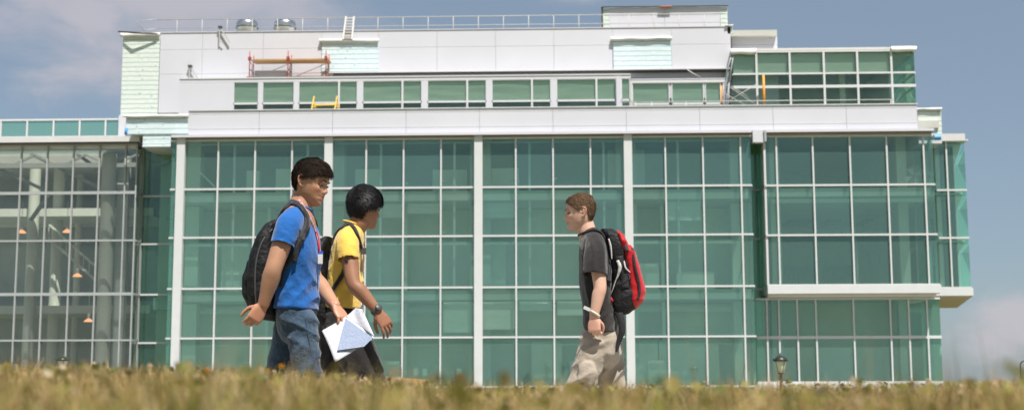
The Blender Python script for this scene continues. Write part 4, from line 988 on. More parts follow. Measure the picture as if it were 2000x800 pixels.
def hair(mtx, parent, org, m, line, thick, style, seed, cols, n_str=5200, slen=.022, flow=None, thmul=None):
    """line(phi_deg)->lowest z of hair at that angle from the front; thick(z, phi)->thickness"""
    P = head_surface(80, 120); nz, na, _ = P.shape; C0 = np.array([0, -.008, 0])
    A = np.degrees(np.minimum(np.linspace(0, 2*np.pi, na, endpoint=False), 2*np.pi-np.linspace(0, 2*np.pi, na, endpoint=False)))
    Z = P[:, :, 2]; LN = np.array([line(a) for a in A])[None]
    edge = np.clip((Z-LN)/.012, -1, 1)
    D = P-C0*np.array([0, 1, 0]); D[:, :, 2] = D[:, :, 2]*.8; nn = D/np.linalg.norm(D, axis=2, keepdims=True)
    T = np.array([[thick(Z[i, k], A[k]) for k in range(na)] for i in range(nz)])
    flat = P.reshape(-1, 3); nz_ = (pw_noise(flat, 90, seed)+1.2*pw_noise(flat*np.array([1, 1, .6]), 48, seed+7)).reshape(nz, na); n2 = pw_noise(flat*np.array([1, 1, .35]), 260, seed+1).reshape(nz, na)
    T = T*(1+.14*nz_)+.0012*n2
    T = np.where(edge > 0, T*np.sqrt(np.clip(edge, 0, 1)), -.006)
    Q = P+nn*T[:, :, None]
    rings = [[(mtx @ Vector(Q[i, k]))-org for k in range(na)] for i in range(nz)]
    mb = MB(); loft(mb, rings)
    nbase = len(mb.v)
    # loose locks on top of the shell
    r = np.random.default_rng(seed); cand = np.argwhere((edge > .25)); wt_ = np.linalg.norm(P[cand[:, 0], cand[:, 1]][:, :2]-np.array([0, -.012]), axis=1); pick = cand[r.choice(len(cand), n_str, p=wt_/wt_.sum())]
    M3 = mtx.to_3x3(); cols_v = []
    for (i, k) in pick:
        if 0 < i < nz-1:
            p = Vector(Q[i, k]); nrm = Vector(nn[i, k]); f = Vector(flow(p, A[k])) if flow else Vector((0, .3, -1))
            f = (f-nrm*f.dot(nrm)); f = (f.normalized() if f.length > 1e-4 else Vector((0, 0, -1)))
            sd_ = nrm.cross(f).normalized(); f = (f+sd_*r.normal(0, .30)).normalized(); L = slen*r.uniform(.5, 1.25); w = .0013*r.uniform(.5, 1.5)
            a = p-nrm*.002; b_ = p+f*L*.5+nrm*(.0006+.0022*r.random()); c_ = p+f*L+nrm*r.uniform(-.004, .003)
            vs = [a-sd_*w, a+sd_*w, b_-sd_*w, b_+sd_*w, c_-sd_*w*.25, c_+sd_*w*.25]
            mb.add([(mtx @ v)-org for v in vs], [(0, 1, 3, 2), (2, 3, 5, 4)])
    o = mb.build('hair', m, parent)
    base = np.array(cols[0]); hi = np.array(cols[1])
    V = np.array([tuple(v) for v in mb.v]); nr = pw_noise(V, 150, seed+3)
    C = base+(hi-base)*np.clip(.5+.4*nr, 0, 1)[:, None]
    k = np.arange(len(V)) >= nbase; rr = np.repeat(r.random(len(V)//2+1), 2)[:len(V)]
    C = np.where(k[:, None], base+(hi-base)*(np.concatenate([np.zeros(nbase), np.repeat(r.random(len(V)//6+2), 6)])[:len(V)][:, None]**2)*1.15, C)
    me = o.data; ca = me.color_attributes.new('col', 'FLOAT_COLOR', 'POINT'); ca.data.foreach_set('color', np.concatenate([np.clip(C, 0, 1), np.ones((len(C), 1))], 1).astype(np.float32).ravel())
    return o
# ---- hand: palm + five separate fingers
def hand(mb, wrist, d, n, s, curl=(.5, .6, .65, .7), thumb=(.35, .5), size=1.0, spread=.10, tcurl=.4):
    """d: from wrist to fingers, n: out of the back of the hand, s: +1/-1 = the thumb lies on +/-(d x n)"""
    d = Vector(d).normalized(); n = Vector(n); n = (n-d*n.dot(d)).normalized(); t_ = d.cross(n)*s; w = Vector(wrist); k = size
    # palm
    limb(mb, [w-d*.02*k, w+d*.012*k, w+d*.045*k, w+d*.083*k], [(.027*k, .019*k), (.029*k, .017*k), (.040*k, .0145*k), (.041*k, .0115*k)], side=t_, n=18, sub=4, pw=.85)
    limb(mb, [w+d*.005*k+t_*.012*k-n*.006*k, w+d*.03*k+t_*.03*k-n*.010*k], [.014*k, .014*k], n=12, sub=3)
    L = [.074, .083, .077, .062]; R0 = [.0088, .0090, .0086, .0078]; offs = [.0300, .0102, -.0098, -.0290]
    for i in range(4):
        base = w+d*(.080-abs(i-1)*.003-(.006 if i == 3 else 0))*k+t_*offs[i]*k
        a0 = curl[i]; dd = (d+t_*spread*(1.2-i)*.9).normalized(); p = base; pts = [base-dd*.016*k]; rr = [R0[i]*k*.98]
        ang = 0
        for j, (fr_, ca) in enumerate(((.46, .55), (.30, 1.15), (.24, .8))):
            ang += a0*ca; v = dd*math.cos(ang)-n*math.sin(ang)
            if j == 0: pts.append(p); rr.append(R0[i]*k)
            p = p+v*L[i]*fr_*k; pts.append(p); rr.append(R0[i]*k*(.96, .88, .74)[j])
        limb(mb, pts, rr, n=12, sub=4)
    b0 = w+d*.022*k+t_*.022*k-n*.006*k; v1 = (d*.62+t_*.75*math.cos(thumb[0])-n*math.sin(thumb[0])*.9).normalized(); p1 = b0+v1*.040*k
    v2 = (v1+d*thumb[1]-t_*tcurl*.6-n*.1).normalized(); p2 = p1+v2*.032*k; v3 = (v2+d*.25-t_*tcurl*.5).normalized(); p3 = p2+v3*.026*k
    limb(mb, [b0-v1*.012*k, b0, p1, p2, p3], [.0125*k, .0125*k, .0105*k, .0098*k, .0078*k], n=12, sub=4)
    return w+d*.06*k
# ---- things laid on a surface
class Surf:
    def __init__(s, *parts):
        V = []; Fc = []; n = 0
        for co, fs in parts:
            V += [tuple(v) for v in co]; Fc += [tuple(i+n for i in f) for f in fs]; n += len(co)
        s.t = BVHTree.FromPolygons(V, Fc)
    def hit(s, px, py, Y, off=.004):
        d = (CM @ Vector(((px-1000)/F, (400-py)/F, -1.0))).normalized(); h = s.t.ray_cast(Vector((0, 0, 0)), d)
        if h[0] is None or abs(h[0].y-Y) > .45:
            q = at(px, py, Y); nr = s.t.find_nearest(q)
            if nr[0] is None: return q, Vector((0, -1, 0))
            nn_ = (q-nr[0]).normalized() if (q-nr[0]).length > 1e-4 else nr[1]
            return nr[0]+nn_*off, nn_
        nn_ = h[1] if h[1].dot(d) < 0 else -h[1]
        return h[0]+nn_*off, nn_
    def near(s, q, off=.004):
        nr = s.t.find_nearest(Vector(q)); nn_ = nr[1]
        return nr[0]+nn_*off, nn_
def ribbon(mb, pn, width, th=.004, sub=5):
    """flat strap through (point, normal) pairs"""
    W = width if isinstance(width, (list, tuple)) else [width]*len(pn)
    Q = catmull([tuple(p)+tuple(n)+(w_,) for (p, n), w_ in zip(pn, W)], sub); rings = []
    for i, q in enumerate(Q):
        p = Vector(q[:3]); n = Vector(q[3:6]).normalized(); d = Vector(Q[min(i+1, len(Q)-1)][:3])-Vector(Q[max(i-1, 0)][:3]); d = d.normalized()
        u = d.cross(n).normalized(); n = u.cross(d); w_ = q[6]/2
        rings.append([p-u*w_-n*th, p+u*w_-n*th, p+u*w_+n*th, p-u*w_+n*th])
    return loft(mb, rings)
def shift(mb, org): mb.v = [tuple(Vector(v)-org) for v in mb.v]; return mb
def pack_body(mb, org, prof, half, up_n=34, na=40, pw=.62):
    """pack from its side outline: prof = list of (front point, back point) going up, half = half width along Y"""
    rings = []
    for j, (a, b_, hw) in enumerate(prof):
        a = Vector(a); b_ = Vector(b_); c = (a+b_)/2; u = (b_-a)/2; ring = []
        for k in range(na):
            an = 2*math.pi*k/na; ca, sa = math.cos(an), math.sin(an)
            ring.append(c+u*math.copysign(abs(ca)**pw, ca)+Vector((0, 1, 0))*hw*math.copysign(abs(sa)**pw, sa))
        rings.append(ring)
    return loft(mb, rings)
M['eyewhite'] = mat('eye_white', (.20, .17, .155), .25, .04, 30)
M['lid'] = mat('eyelid_skin', (.20, .09, .06), .6)
M['iris'] = mat('brown_iris', (.03, .018, .01), .15, .2, 50)
M['darkhair'] = mat('dark_brow_hair', (.02, .013, .009), .7, .3, 200)
M['ginger'] = mat('ginger_brow_hair', (.16, .075, .035), .7, .3, 200)
M['hair'] = vcol_mat('hair_strands', rough=.75, trans=0, spec=.12)
def shoe(parent, org, ankle, fwd, m, sole, toe_up=0.):
    mb = MB(); f = Vector(fwd).normalized(); up = Vector((0, 0, 1)); a = Vector(ankle)
    limb(mb, [a+up*.03, a-up*.03-f*.01, a-up*.05+f*.07, a-up*.062+f*.15, a-up*.066+f*.185], [(.042, .045), (.043, .055), (.046, .038), (.045, .026), (.034, .018)], side=f.cross(up), n=18, sub=4)
    shift(mb, org).build('shoe', m, parent)
    s_ = MB(); rings = []
    for k, (t_, w_) in enumerate(((-.07, .03), (-.05, .042), (.03, .038), (.10, .048), (.16, .044), (.20, .02))):
        c = a+f*t_-up*.092; u = f.cross(up)*w_; rings.append([c-u, c+u, c+u+up*.022, c-u+up*.022])
    shift(loft(s_, rings), org).build('shoe_sole', sole, parent)
M['shoe'] = mat('dark_trainer', (.05, .05, .055), .6, .2, 20); M['sole'] = mat('rubber_sole', (.55, .53, .5), .7, .1, 20)
def cloth_mat(name, col, rough=.85, var=.10, scale=9, bump=.6, bscale=30, col2=None, sheen=.25):
    m = mat(name, col, rough, var, scale, bump=bump, bscale=bscale, col2=col2, spec=.25); b = [n for n in m.node_tree.nodes if n.type == 'BSDF_PRINCIPLED'][0]
    b.inputs['Sheen Weight'].default_value = sheen; return m
# ================================================================== student in the blue shirt (walks right)
def S(Y, px, py, dy=0.): return at(px, py, Y+dy)
Y = 6.75; org = Vector((at(585, 600, Y).x, Y, -.63))
pa = empty('person', org, label='tall dark-haired young man in blue T-shirt and jeans holding papers', cat='person')
H = head_matrix(S(Y, 608, 357), R(-17), R(15), R(-2), .97)
sk = MB(); head_mesh(sk, H)
Hp = lambda x, y, z: H @ Vector((x, y, z))
limb(sk, [Hp(0, -.02, -.02), Hp(0, -.022, -.09), S(Y, 584, 412), S(Y, 582, 440)], [(.052, .060), (.055, .060), (.066, .062), (.09, .08)], side=(0, 1, 0), n=24)
limb(sk, [S(Y, 582, 428), S(Y, 584, 480), S(Y, 580, 560), S(Y, 577, 612)], [(.17, .085), (.16, .095), (.14, .09), (.15, .09)], side=(0, 1, 0), n=28, pw=.9)
# near (right) arm, hanging and swung back
sh, el, wr = S(Y, 564, 436, -.185), S(Y, 535, 522, -.245), S(Y, 514, 596, -.215)
limb(sk, [sh, sh.lerp(el, .5), el, el.lerp(wr, .3), el.lerp(wr, .75), wr], [(.055, .052), .049, (.042, .043), (.043, .045), (.031, .033), (.024, .029)], side=(0, 1, 0), n=22)
h1 = hand(sk, wr, S(Y, 495, 624, -.225)-wr, V3(.55, -.8, .2), 1, curl=(.55, .65, .75, .85), thumb=(.5, .9), size=.96, spread=.04)
# far (left) arm reaching forward with the papers
sh2, el2, wr2 = S(Y, 592, 440, .18), S(Y, 612, 538, .18), S(Y, 655, 597, -.02)
limb(sk, [sh2, sh2.lerp(el2, .5), el2, el2.lerp(wr2, .35), el2.lerp(wr2, .8), wr2], [(.055, .052), .048, (.043, .043), (.042, .043), (.031, .032), (.024, .028)], side=(0, 1, 0), n=22)
h2 = hand(sk, wr2, S(Y, 676, 628, -.06)-wr2, V3(.55, -.5, .6), -1, curl=(.55, .5, .55, .6), thumb=(.9, .4), size=.95, tcurl=.5)
# legs
hipn, kn, an = S(Y, 588, 625, -.09), S(Y, 606, 782, -.10), Vector((S(Y, 600, 960).x, Y-.10, -.53))
hipf, kf, af = S(Y, 570, 625, .09), S(Y, 536, 770, .08), Vector((S(Y, 478, 935).x, Y+.07, -.47))
for a, b_, c_ in ((hipn, kn, an), (hipf, kf, af)):
    limb(sk, [a, a.lerp(b_, .5), b_, b_.lerp(c_, .35), c_], [.070, .060, .046, .046, .036], n=20)
co, no, fs = fuse(sk, .0034, 2)
M['skinA'] = skin_mat('skin_fair_tanned', 0, 0)
C = skin_col(co, H, (.42, .225, .14), (.40, .13, .10), (.58, .22, .14), (h1, h2))
body = put('body', co, fs, M['skinA'], pa, org, C); bodyS = (co, fs)
face_details(H, pa, org, M['iris'], M['darkhair'], M['lid'])
def lineA(a): return float(np.interp(a, [0, 25, 45, 62, 78, 90, 100, 125, 180], [.052, .053, .049, .038, .020, .012, .020, -.055, -.068]))
def thickA(z, a): return .0085+.004*max(0, z)/.1+(.005 if a < 50 and z > .03 else 0)*min(1, (50-a)/30 if a < 50 else 0)-(.010 if z < -.02 else 0)*min(1, (-.02-z)/.04)
hair(H, pa, org, M['hair'], lineA, thickA, 'soft', 21, [(.008, .0055, .004), (.036, .022, .014)], 11000, .024, flow=lambda p, a: (0.2*np.sign(p.x+.001), 1.0 if p.z > .03 else -.15, -.35 if p.z > .05 else -1))
# T-shirt
ts = MB()
limb(ts, [S(Y, 583, 410), S(Y, 581, 424), S(Y, 580, 450), S(Y, 583, 495), S(Y, 580, 548), S(Y, 577, 604)], [(.075, .062), (.155, .078), (.205, .100), (.200, .114), (.175, .112), (.178, .116)], side=(0, 1, 0), n=36, sub=6, pw=.92, cup=True)
for (a, b_, e_, hw) in ((S(Y, 576, 424, -.10), S(Y, 564, 441, -.19), S(Y, 551, 480, -.228), .062), (S(Y, 590, 424, .10), S(Y, 594, 444, .18), S(Y, 602, 480, .19), .066)):
    limb(ts, [a, b_, e_], [(.06, .060), (.062, .066), (.060, hw)], side=(0, 1, 0), n=26, cup=True)
co, no, fs = fuse(ts, .0058, 3)
org_ = np.array(org)
c1 = np.array(S(Y, 600, 520)); c2 = np.array(S(Y, 590, 575)); c3 = np.array(S(Y, 560, 455, -.2))
co = folds(co, no, [(c1, (-.55, 0, .8), (.13, .4, .16), 110, .0085), (c2, (.5, 0, .75), (.16, .4, .10), 115, .0085), (c3, (.35, 0, .9), (.07, .15, .07), 150, .0035)], 3, .0022, 60)
M['blue'] = cloth_mat('royal_blue_cotton', (.008, .10, .35), var=.10, scale=14)
shirtA = put('t_shirt', co, fs, M['blue'], pa, org); SA = Surf((co, fs), bodyS)
# neck rib
def neck_ring(parent, org, S_, pts, m, r=.006):
    mb = MB(); limb(mb, pts, [r]*len(pts), n=8, sub=4); shift(mb, org).build('collar', m, parent)
# jeans
jn = MB()
limb(jn, [S(Y, 578, 590), S(Y, 578, 612), S(Y, 580, 645)], [(.155, .098), (.170, .104), (.165, .094)], side=(0, 1, 0), n=30)
for (a, b_, c_, dx) in ((hipn, kn, an, .0), (hipf, kf, af, 0)):
    limb(jn, [a, a.lerp(b_, .5), b_, b_.lerp(c_, .5), c_+V3(0, 0, .0)], [(.086, .084), (.078, .077), (.066, .070), (.064, .070), (.066, .074)], side=(0, 1, 0), n=26, cup=True)
co, no, fs = fuse(jn, .0062, 2)
k1 = np.array(hipn.lerp(kn, .15)); k2 = np.array(kn); k3 = np.array(hipn.lerp(kn, .6)); k4 = np.array(hipf.lerp(kf, .6))
co = folds(co, no, [(k1, (.8, 0, -.35), (.10, .3, .10), 120, .010), (k3, (.6, 0, .5), (.10, .3, .16), 110, .009), (k2, (.9, 0, .2), (.12, .3, .12), 120, .011), (k4, (.7, 0, -.5), (.12, .3, .2), 110, .009)], 8, .0032, 60)
M['denim'] = cloth_mat('faded_denim', (.060, .100, .150), rough=.9, scale=6, col2=(.012, .026, .052), bump=.9, bscale=40)
jeans = put('jeans', co, fs, M['denim'], pa, org); SJ = Surf((co, fs))
st = MB(); ribbon(st, [SJ.hit(q[0], q[1], Y, .001) for q in ((596, 618), (601, 650), (608, 690), (614, 725), (618, 770))], .004, .0012); shift(st, org).build('seam', mat('seam_thread', (.03, .05, .09), .9), jeans)
for a, f in ((an, (1, 0, 0)), (af, (.9, 0, -.35))): shoe(pa, org, a, f, M['shoe'], M['sole'])
# lanyard
M['lany'] = mat('red_white_lanyard', (.50, .04, .06), .6, scale=55, col2=(.65, .58, .60), detail=1); M['red'] = mat('red_band', (.62, .02, .04), .6)
lan = MB(); pl = [(584, 391), (594, 408), (604, 425), (612, 445), (618, 465), (621, 486)]
pn = [SA.hit(q[0], q[1], Y, .006) for q in pl]; ribbon(lan, pn, .012, .0015); lo = shift(lan, org).build('lanyard', M['lany'], pa)
lan = MB(); pn = [SA.hit(q[0], q[1], Y, .008) for q in ((615, 452), (619, 468), (620.5, 482), (621.5, 494))]; ribbon(lan, pn, .018, .002); lan.v = [tuple(Vector(v)-org) for v in lan.v]; lan.build('lanyard_band', M['red'], lo)
q, n_ = SA.hit(621, 504, Y, .012); b = MB(); b.box(q.x-.011, q.x+.013, q.y-.004, q.y+.004, q.z-.026, q.z+.022); shift(b, org).build('key_fob', M['alu'], lo)
q, n_ = SA.hit(621, 494, Y, .014); b = MB(); b.box(q.x-.008, q.x+.012, q.y-.006, q.y+.004, q.z-.008, q.z+.008); shift(b, org).build('key_clip', mat('blue_clip', (.04, .1, .5), .4), lo)
# collar of the shirt
rp = []
for k in range(17):
    a = 2*math.pi*k/16; c = S(Y, 585, 403); 
    rp.append(c+V3(.062*math.cos(a)+.004, .070*math.sin(a), -.020*math.cos(a)))
neck_ring(pa, org, None, rp, M['blue'], .006)
# ---- papers in his hand
M['paper'] = mat('printed_paper', (.74, .74, .78), .7, scale=90, col2=(.52, .54, .62), detail=3)
_t = NT.__new__(NT); _t.t = M['paper'].node_tree; _b = M['paper'].node_tree.nodes['Principled BSDF']; _o = [n for n in _t.t.nodes if n.type == 'OUTPUT_MATERIAL'][0]
_tl = _t.n('ShaderNodeBsdfTranslucent', i_Color=(.8, .8, .85, 1)); _mx = _t.n('ShaderNodeMixShader', i_0=.18); _t.l(_b.outputs[0], _mx.inputs[1]); _t.l(_tl.outputs[0], _mx.inputs[2]); _t.l(_mx.outputs[0], _o.inputs[0])
pap = empty('papers', S(Y, 685, 650, -.1), label='folded white printed sheets held low in the blue-shirted man\'s hand', cat='papers'); po = Vector(pap.location)
def sheet(name, quad, th, curve):
    n = 12; vs = []; fs = []
    for side in (0, 1):
        for j in range(n+1):
            for i in range(n+1):
                u, v = i/n, j/n; p = quad[0].lerp(quad[1], u).lerp(quad[3].lerp(quad[2], u), v)
                p = p+V3(.0, curve*math.sin(math.pi*u)+.006*math.sin(5*v+3*u), .4*curve*math.sin(math.pi*v)*(1 if True else 0)); p.y += side*th; vs.append(p-po)
    m = (n+1)**2
    for j in range(n):
        for i in range(n):
            a = j*(n+1)+i; fs.append((a, a+1, a+n+2, a+n+1)); fs.append((m+a, m+a+n+1, m+a+n+2, m+a+1))
    for i in range(n):
        fs += [(i, m+i, m+i+1, i+1), (n*(n+1)+i, n*(n+1)+i+1, m+n*(n+1)+i+1, m+n*(n+1)+i), (i*(n+1), (i+1)*(n+1), m+(i+1)*(n+1), m+i*(n+1)), (i*(n+1)+n, m+i*(n+1)+n, m+(i+1)*(n+1)+n, (i+1)*(n+1)+n)]
    MB().add(vs, fs, True).build(name, M['paper'], pap)
sheet('front_sheet', [S(Y, 628.5, 645, -.10), S(Y, 675, 617, -.06), S(Y, 732, 659, -.16), S(Y, 655, 706.5, -.24)], .0012, .012)
sheet('back_sheet', [S(Y, 676, 617.5, -.065), S(Y, 694, 601, -.03), S(Y, 707, 603, -.09), S(Y, 732.5, 658, -.165)], .0012, .0)
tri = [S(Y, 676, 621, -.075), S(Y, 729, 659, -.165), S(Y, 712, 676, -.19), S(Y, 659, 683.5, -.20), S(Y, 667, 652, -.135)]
M['print'] = mat('blue_grey_shadow', (.30, .35, .46), .7, scale=160, col2=(.17, .21, .31), detail=3)  # shadow of the upper sheet, painted as a flat blue-grey patch
b = MB(); b.add([v+V3(0, -.012, 0)-po for v in tri]+[v+V3(0, -.0105, 0)-po for v in tri], [(0, 4, 3, 2, 1), (5, 6, 7, 8, 9)]); b.build('painted_shadow', M['print'], [c for c in pap.children if c.name.startswith('front')][0])
# ---- his backpack
M['packblack'] = cloth_mat('black_nylon', (.010, .010, .011), rough=.6, var=.35, scale=20, bump=.8, bscale=45, sheen=0.)
M['strap'] = cloth_mat('black_webbing', (.022, .022, .024), rough=.65, var=.2, scale=40, sheen=.1)
def make_pack(Y, prof, half, label, straps, mats, extras=None, near_surf=None, voxel=.007, seed=5, amp=.006):
    zc = sum((a[1]+b[1])/2 for a, b, h in prof)/len(prof); xc = sum((a[0]+b[0])/2 for a, b, h in prof)/len(prof)
    o_ = Vector(at(xc, zc, Y)); e = empty('backpack', o_, label=label, cat='backpack')
    mb = MB(); pack_body(mb, o_, [(S(Y, *a), S(Y, *b_), half*h) for a, b_, h in prof], half)
    co, no, fs = fuse(mb, voxel, 3)
    q = np.array(o_); co = folds(co, no, [(q+np.array([0, -.1, .06]), (.2, 0, 1), (.12, .2, .14), 90, amp), (q+np.array([.02, -.1, -.1]), (1, 0, .35), (.12, .2, .10), 100, amp)], seed, amp*.45, 45)
    b_ = put('main_bag', co, fs, mats[0], e, o_); return e, o_, (co, fs)
e, o_, PA = make_pack(Y, [((548, 628), (503, 622), .55), ((552, 618), (494, 608), .85), ((552, 590), (487, 577), 1), ((548, 545), (486, 542), 1), ((545, 500), (493, 502), 1), ((545, 465), (508, 466), .95), ((549, 442), (524, 440), .8), ((552, 430), (540, 430), .45)], .16,
    'black backpack on the back of the man in blue', None, [M['packblack']])
PAS = Surf(PA)
pk = MB(); pack_body(pk, o_, [(S(Y, 508, 612), S(Y, 489, 600), .08), (S(Y, 505, 590), S(Y, 480, 575), .12), (S(Y, 503, 545), S(Y, 479, 545), .12), (S(Y, 508, 508), S(Y, 488, 512), .10)], .12)
co2, no2, fs2 = fuse(pk, .007, 3); co2 = folds(co2, no2, [], 4, .004, 50); put('front_pocket', co2, fs2, M['packblack'], e, o_)
stp = MB(); path = [(536, 440), (545, 411), (556, 400.5), (567, 397.5), (580, 401), (590, 411), (597, 426), (597, 443), (589, 459), (580, 484), (566, 508), (553, 530), (548, 560)]
pn = [SA.hit(p, q, Y-.1, .008) for p, q in path]; ribbon(stp, pn, [.03, .032, .034, .036, .038, .04, .040, .038, .032, .026, .024, .022, .022], .005)
so_ = shift(stp, o_).build('shoulder_strap', M['strap'], e)
stp = MB(); pn = [SA.hit(p, q, Y-.1, .014) for p, q in ((590, 455), (583, 470), (579, 487), (576, 512))]; ribbon(stp, pn, .020, .002); shift(stp, o_).build('strap_tail', M['strap'], so_)
q, n_ = SA.hit(588, 462, Y-.1, .012); b = MB().box(q.x-.014, q.x+.014, q.y-.006, q.y+.004, q.z-.016, q.z+.016); shift(b, o_).build('buckle', M['darkmetal'], so_)
stp = MB(); pn = [SA.near(S(Y, 560, 410, .12), .008), SA.near(S(Y, 580, 404, .12), .008), SA.near(S(Y, 604, 425, .12), .008), SA.near(S(Y, 612, 455, .13), .008), SA.near(S(Y, 600, 500, .2), .008), SA.near(S(Y, 560, 530, .17), .008)]; ribbon(stp, pn, .034, .005); shift(stp, o_).build('shoulder_strap', M['strap'], e)
zp = MB(); ribbon(zp, [PAS.near(S(Y, a, b_, dy), .002) for a, b_, dy in ((500, 600, -.15), (497, 560, -.17), (499, 510, -.17), (512, 470, -.16), (530, 447, -.12))], .008, .002); shift(zp, o_).build('zip', M['darkmetal'], e)
# ================================================================== student in the yellow shirt (walks right, looks away)
Y = 7.5; org = Vector((at(670, 600, Y).x, Y, -.64))
pb = empty('person', org, label='young man in yellow T-shirt with glossy black hair and wristwatch, looking away', cat='person')
H = head_matrix(S(Y, 712, 406), R(41), R(6), R(3), .97); Hp = lambda x, y, z: H @ Vector((x, y, z))
sk = MB(); head_mesh(sk, H)
limb(sk, [Hp(0, -.02, -.02), Hp(0, -.022, -.09), S(Y, 690, 452), S(Y, 686, 475)], [(.050, .056), (.052, .056), (.062, .060), (.09, .08)], side=(0, 1, 0), n=24)
limb(sk, [S(Y, 684, 468), S(Y, 680, 515), S(Y, 674, 570), S(Y, 668, 615)], [(.15, .08), (.15, .085), (.13, .08), (.14, .085)], side=(0, 1, 0), n=28, pw=.9)
sh, el, wr = S(Y, 679, 474, -.18), S(Y, 690, 552, -.25), S(Y, 738, 608, -.25)
limb(sk, [sh, sh.lerp(el, .5), el, el.lerp(wr, .3), el.lerp(wr, .75), wr], [(.05, .048), .045, (.038, .040), (.040, .041), (.029, .031), (.022, .027)], side=(0, 1, 0), n=22)
h1 = hand(sk, wr, S(Y, 756, 636, -.25)-wr, V3(.45, -.85, .3), 1, curl=(.38, .46, .52, .6), thumb=(1.1, .5), size=1.0, spread=.14)
sh2, el2, wr2 = S(Y, 686, 474, .17), S(Y, 656, 555, .22), S(Y, 640, 620, .2)
limb(sk, [sh2, sh2.lerp(el2, .5), el2, el2.lerp(wr2, .35), wr2], [(.05, .048), .045, .04, .038, (.023, .027)], side=(0, 1, 0), n=22)
h2 = hand(sk, wr2, S(Y, 634, 650, .2)-wr2, V3(.2, .9, .1), -1, curl=(.5, .6, .7, .8))
hipn, kn, an = S(Y, 676, 632, -.09), S(Y, 722, 757, -.10), Vector((S(Y, 728, 920).x, Y-.10, -.54))
hipf, kf, af = S(Y, 662, 632, .09), S(Y, 655, 762, .08), Vector((S(Y, 600, 905).x, Y+.07, -.48))
for a, b_, c_ in ((hipn, kn, an), (hipf, kf, af)):
    limb(sk, [a, a.lerp(b_, .5), b_, b_.lerp(c_, .35), c_], [.068, .058, .046, .045, .035], n=20)
co, no, fs = fuse(sk, .0036, 2)
M['skinB'] = skin_mat('skin_brown', 0, 0)
C = skin_col(co, H, (.29, .14, .08), (.20, .07, .05), (.27, .10, .055), (h1,))
put('body', co, fs, M['skinB'], pb, org, C); bodyS = (co, fs)
face_details(H, pb, org, M['iris'], M['darkhair'], M['lid'])
def lineB(a): return float(np.interp(a, [0, 25, 45, 62, 78, 90, 102, 125, 180], [.035, .035, .030, .020, -.004, -.012, -.004, -.066, -.080]))
def thickB(z, a): return .010+.005*max(0, z)/.1-(.006 if z < -.03 else 0)*min(1, (-.03-z)/.05)
M['hairB'] = vcol_mat('glossy_black_hair', rough=.5, trans=0, spec=.3)
hair(H, pb, org, M['hairB'], lineB, thickB, 'soft', 31, [(.004, .0035, .0035), (.018, .016, .015)], 13000, .030, flow=lambda p, a: (0.1*np.sign(p.x+.001), .9 if p.z > .05 else .1, -.5 if p.z > .05 else -1))
ts = MB()
limb(ts, [S(Y, 690, 442), S(Y, 688, 456), S(Y, 682, 478), S(Y, 677, 520), S(Y, 672, 562), S(Y, 669, 602)], [(.07, .052), (.145, .072), (.19, .088), (.185, .098), (.168, .104), (.17, .108)], side=(0, 1, 0), n=36, sub=6, pw=.92, cup=True)
for (a, b_, e_) in ((S(Y, 684, 458, -.10), S(Y, 679, 474, -.18), S(Y, 680.5, 508, -.215)), (S(Y, 688, 458, .10), S(Y, 682, 474, .17), S(Y, 672, 510, .19))):
    limb(ts, [a, b_, e_], [(.055, .056), (.060, .062), (.064, .060)], side=(0, 1, 0), n=26, cup=True)
co, no, fs = fuse(ts, .0062, 3)
c1 = np.array(S(Y, 690, 545)); c2 = np.array(S(Y, 680, 585)); c3 = np.array(S(Y, 655, 500))
co = folds(co, no, [(c1, (.25, 0, 1.), (.12, .4, .16), 125, .0105), (c2, (.5, 0, .75), (.16, .4, .10), 130, .010), (c3, (-.3, 0, .9), (.08, .3, .14), 120, .005)], 13, .0026, 60)
M['yellowc'] = cloth_mat('yellow_cotton', (.72, .46, .08), var=.06, scale=10)
put('t_shirt', co, fs, M['yellowc'], pb, org); SB = Surf((co, fs), bodyS)
rp = [S(Y, 692, 437)+V3(.060*math.cos(a), .066*math.sin(a), -.018*math.cos(a)) for a in np.linspace(0, 2*math.pi, 17)]
neck_ring(pb, org, None, rp, M['yellowc'], .006)
jn = MB()
limb(jn, [S(Y, 670, 596), S(Y, 670, 616), S(Y, 670, 650)], [(.15, .105), (.17, .118), (.165, .11)], side=(0, 1, 0), n=30)
for (a, b_, c_) in ((hipn, kn, an), (hipf, kf, af)):
    limb(jn, [a, a.lerp(b_, .5), b_, b_.lerp(c_, .5), c_], [(.10, .118), (.094, .112), (.085, .100), (.075, .088), (.072, .082)], side=(0, 1, 0), n=26, cup=True)
co, no, fs = fuse(jn, .0068, 2)
k1 = np.array(hipn.lerp(kn, .3)); k2 = np.array(kn); k3 = np.array(hipf.lerp(kf, .5))
co = folds(co, no, [(k1, (.7, 0, -.6), (.12, .3, .12), 110, .008), (k2, (.6, 0, -.7), (.12, .3, .14), 110, .009), (k3, (.3, 0, 1), (.12, .3, .2), 110, .007)], 18, .003, 55)
M['blackc'] = cloth_mat('black_trousers_cloth', (.016, .013, .013), var=.25, scale=10)
put('trousers', co, fs, M['blackc'], pb, org)
for a, f in ((an, (1, 0, 0)), (af, (.9, 0, -.35))): shoe(pb, org, a, f, M['shoe'], M['sole'])
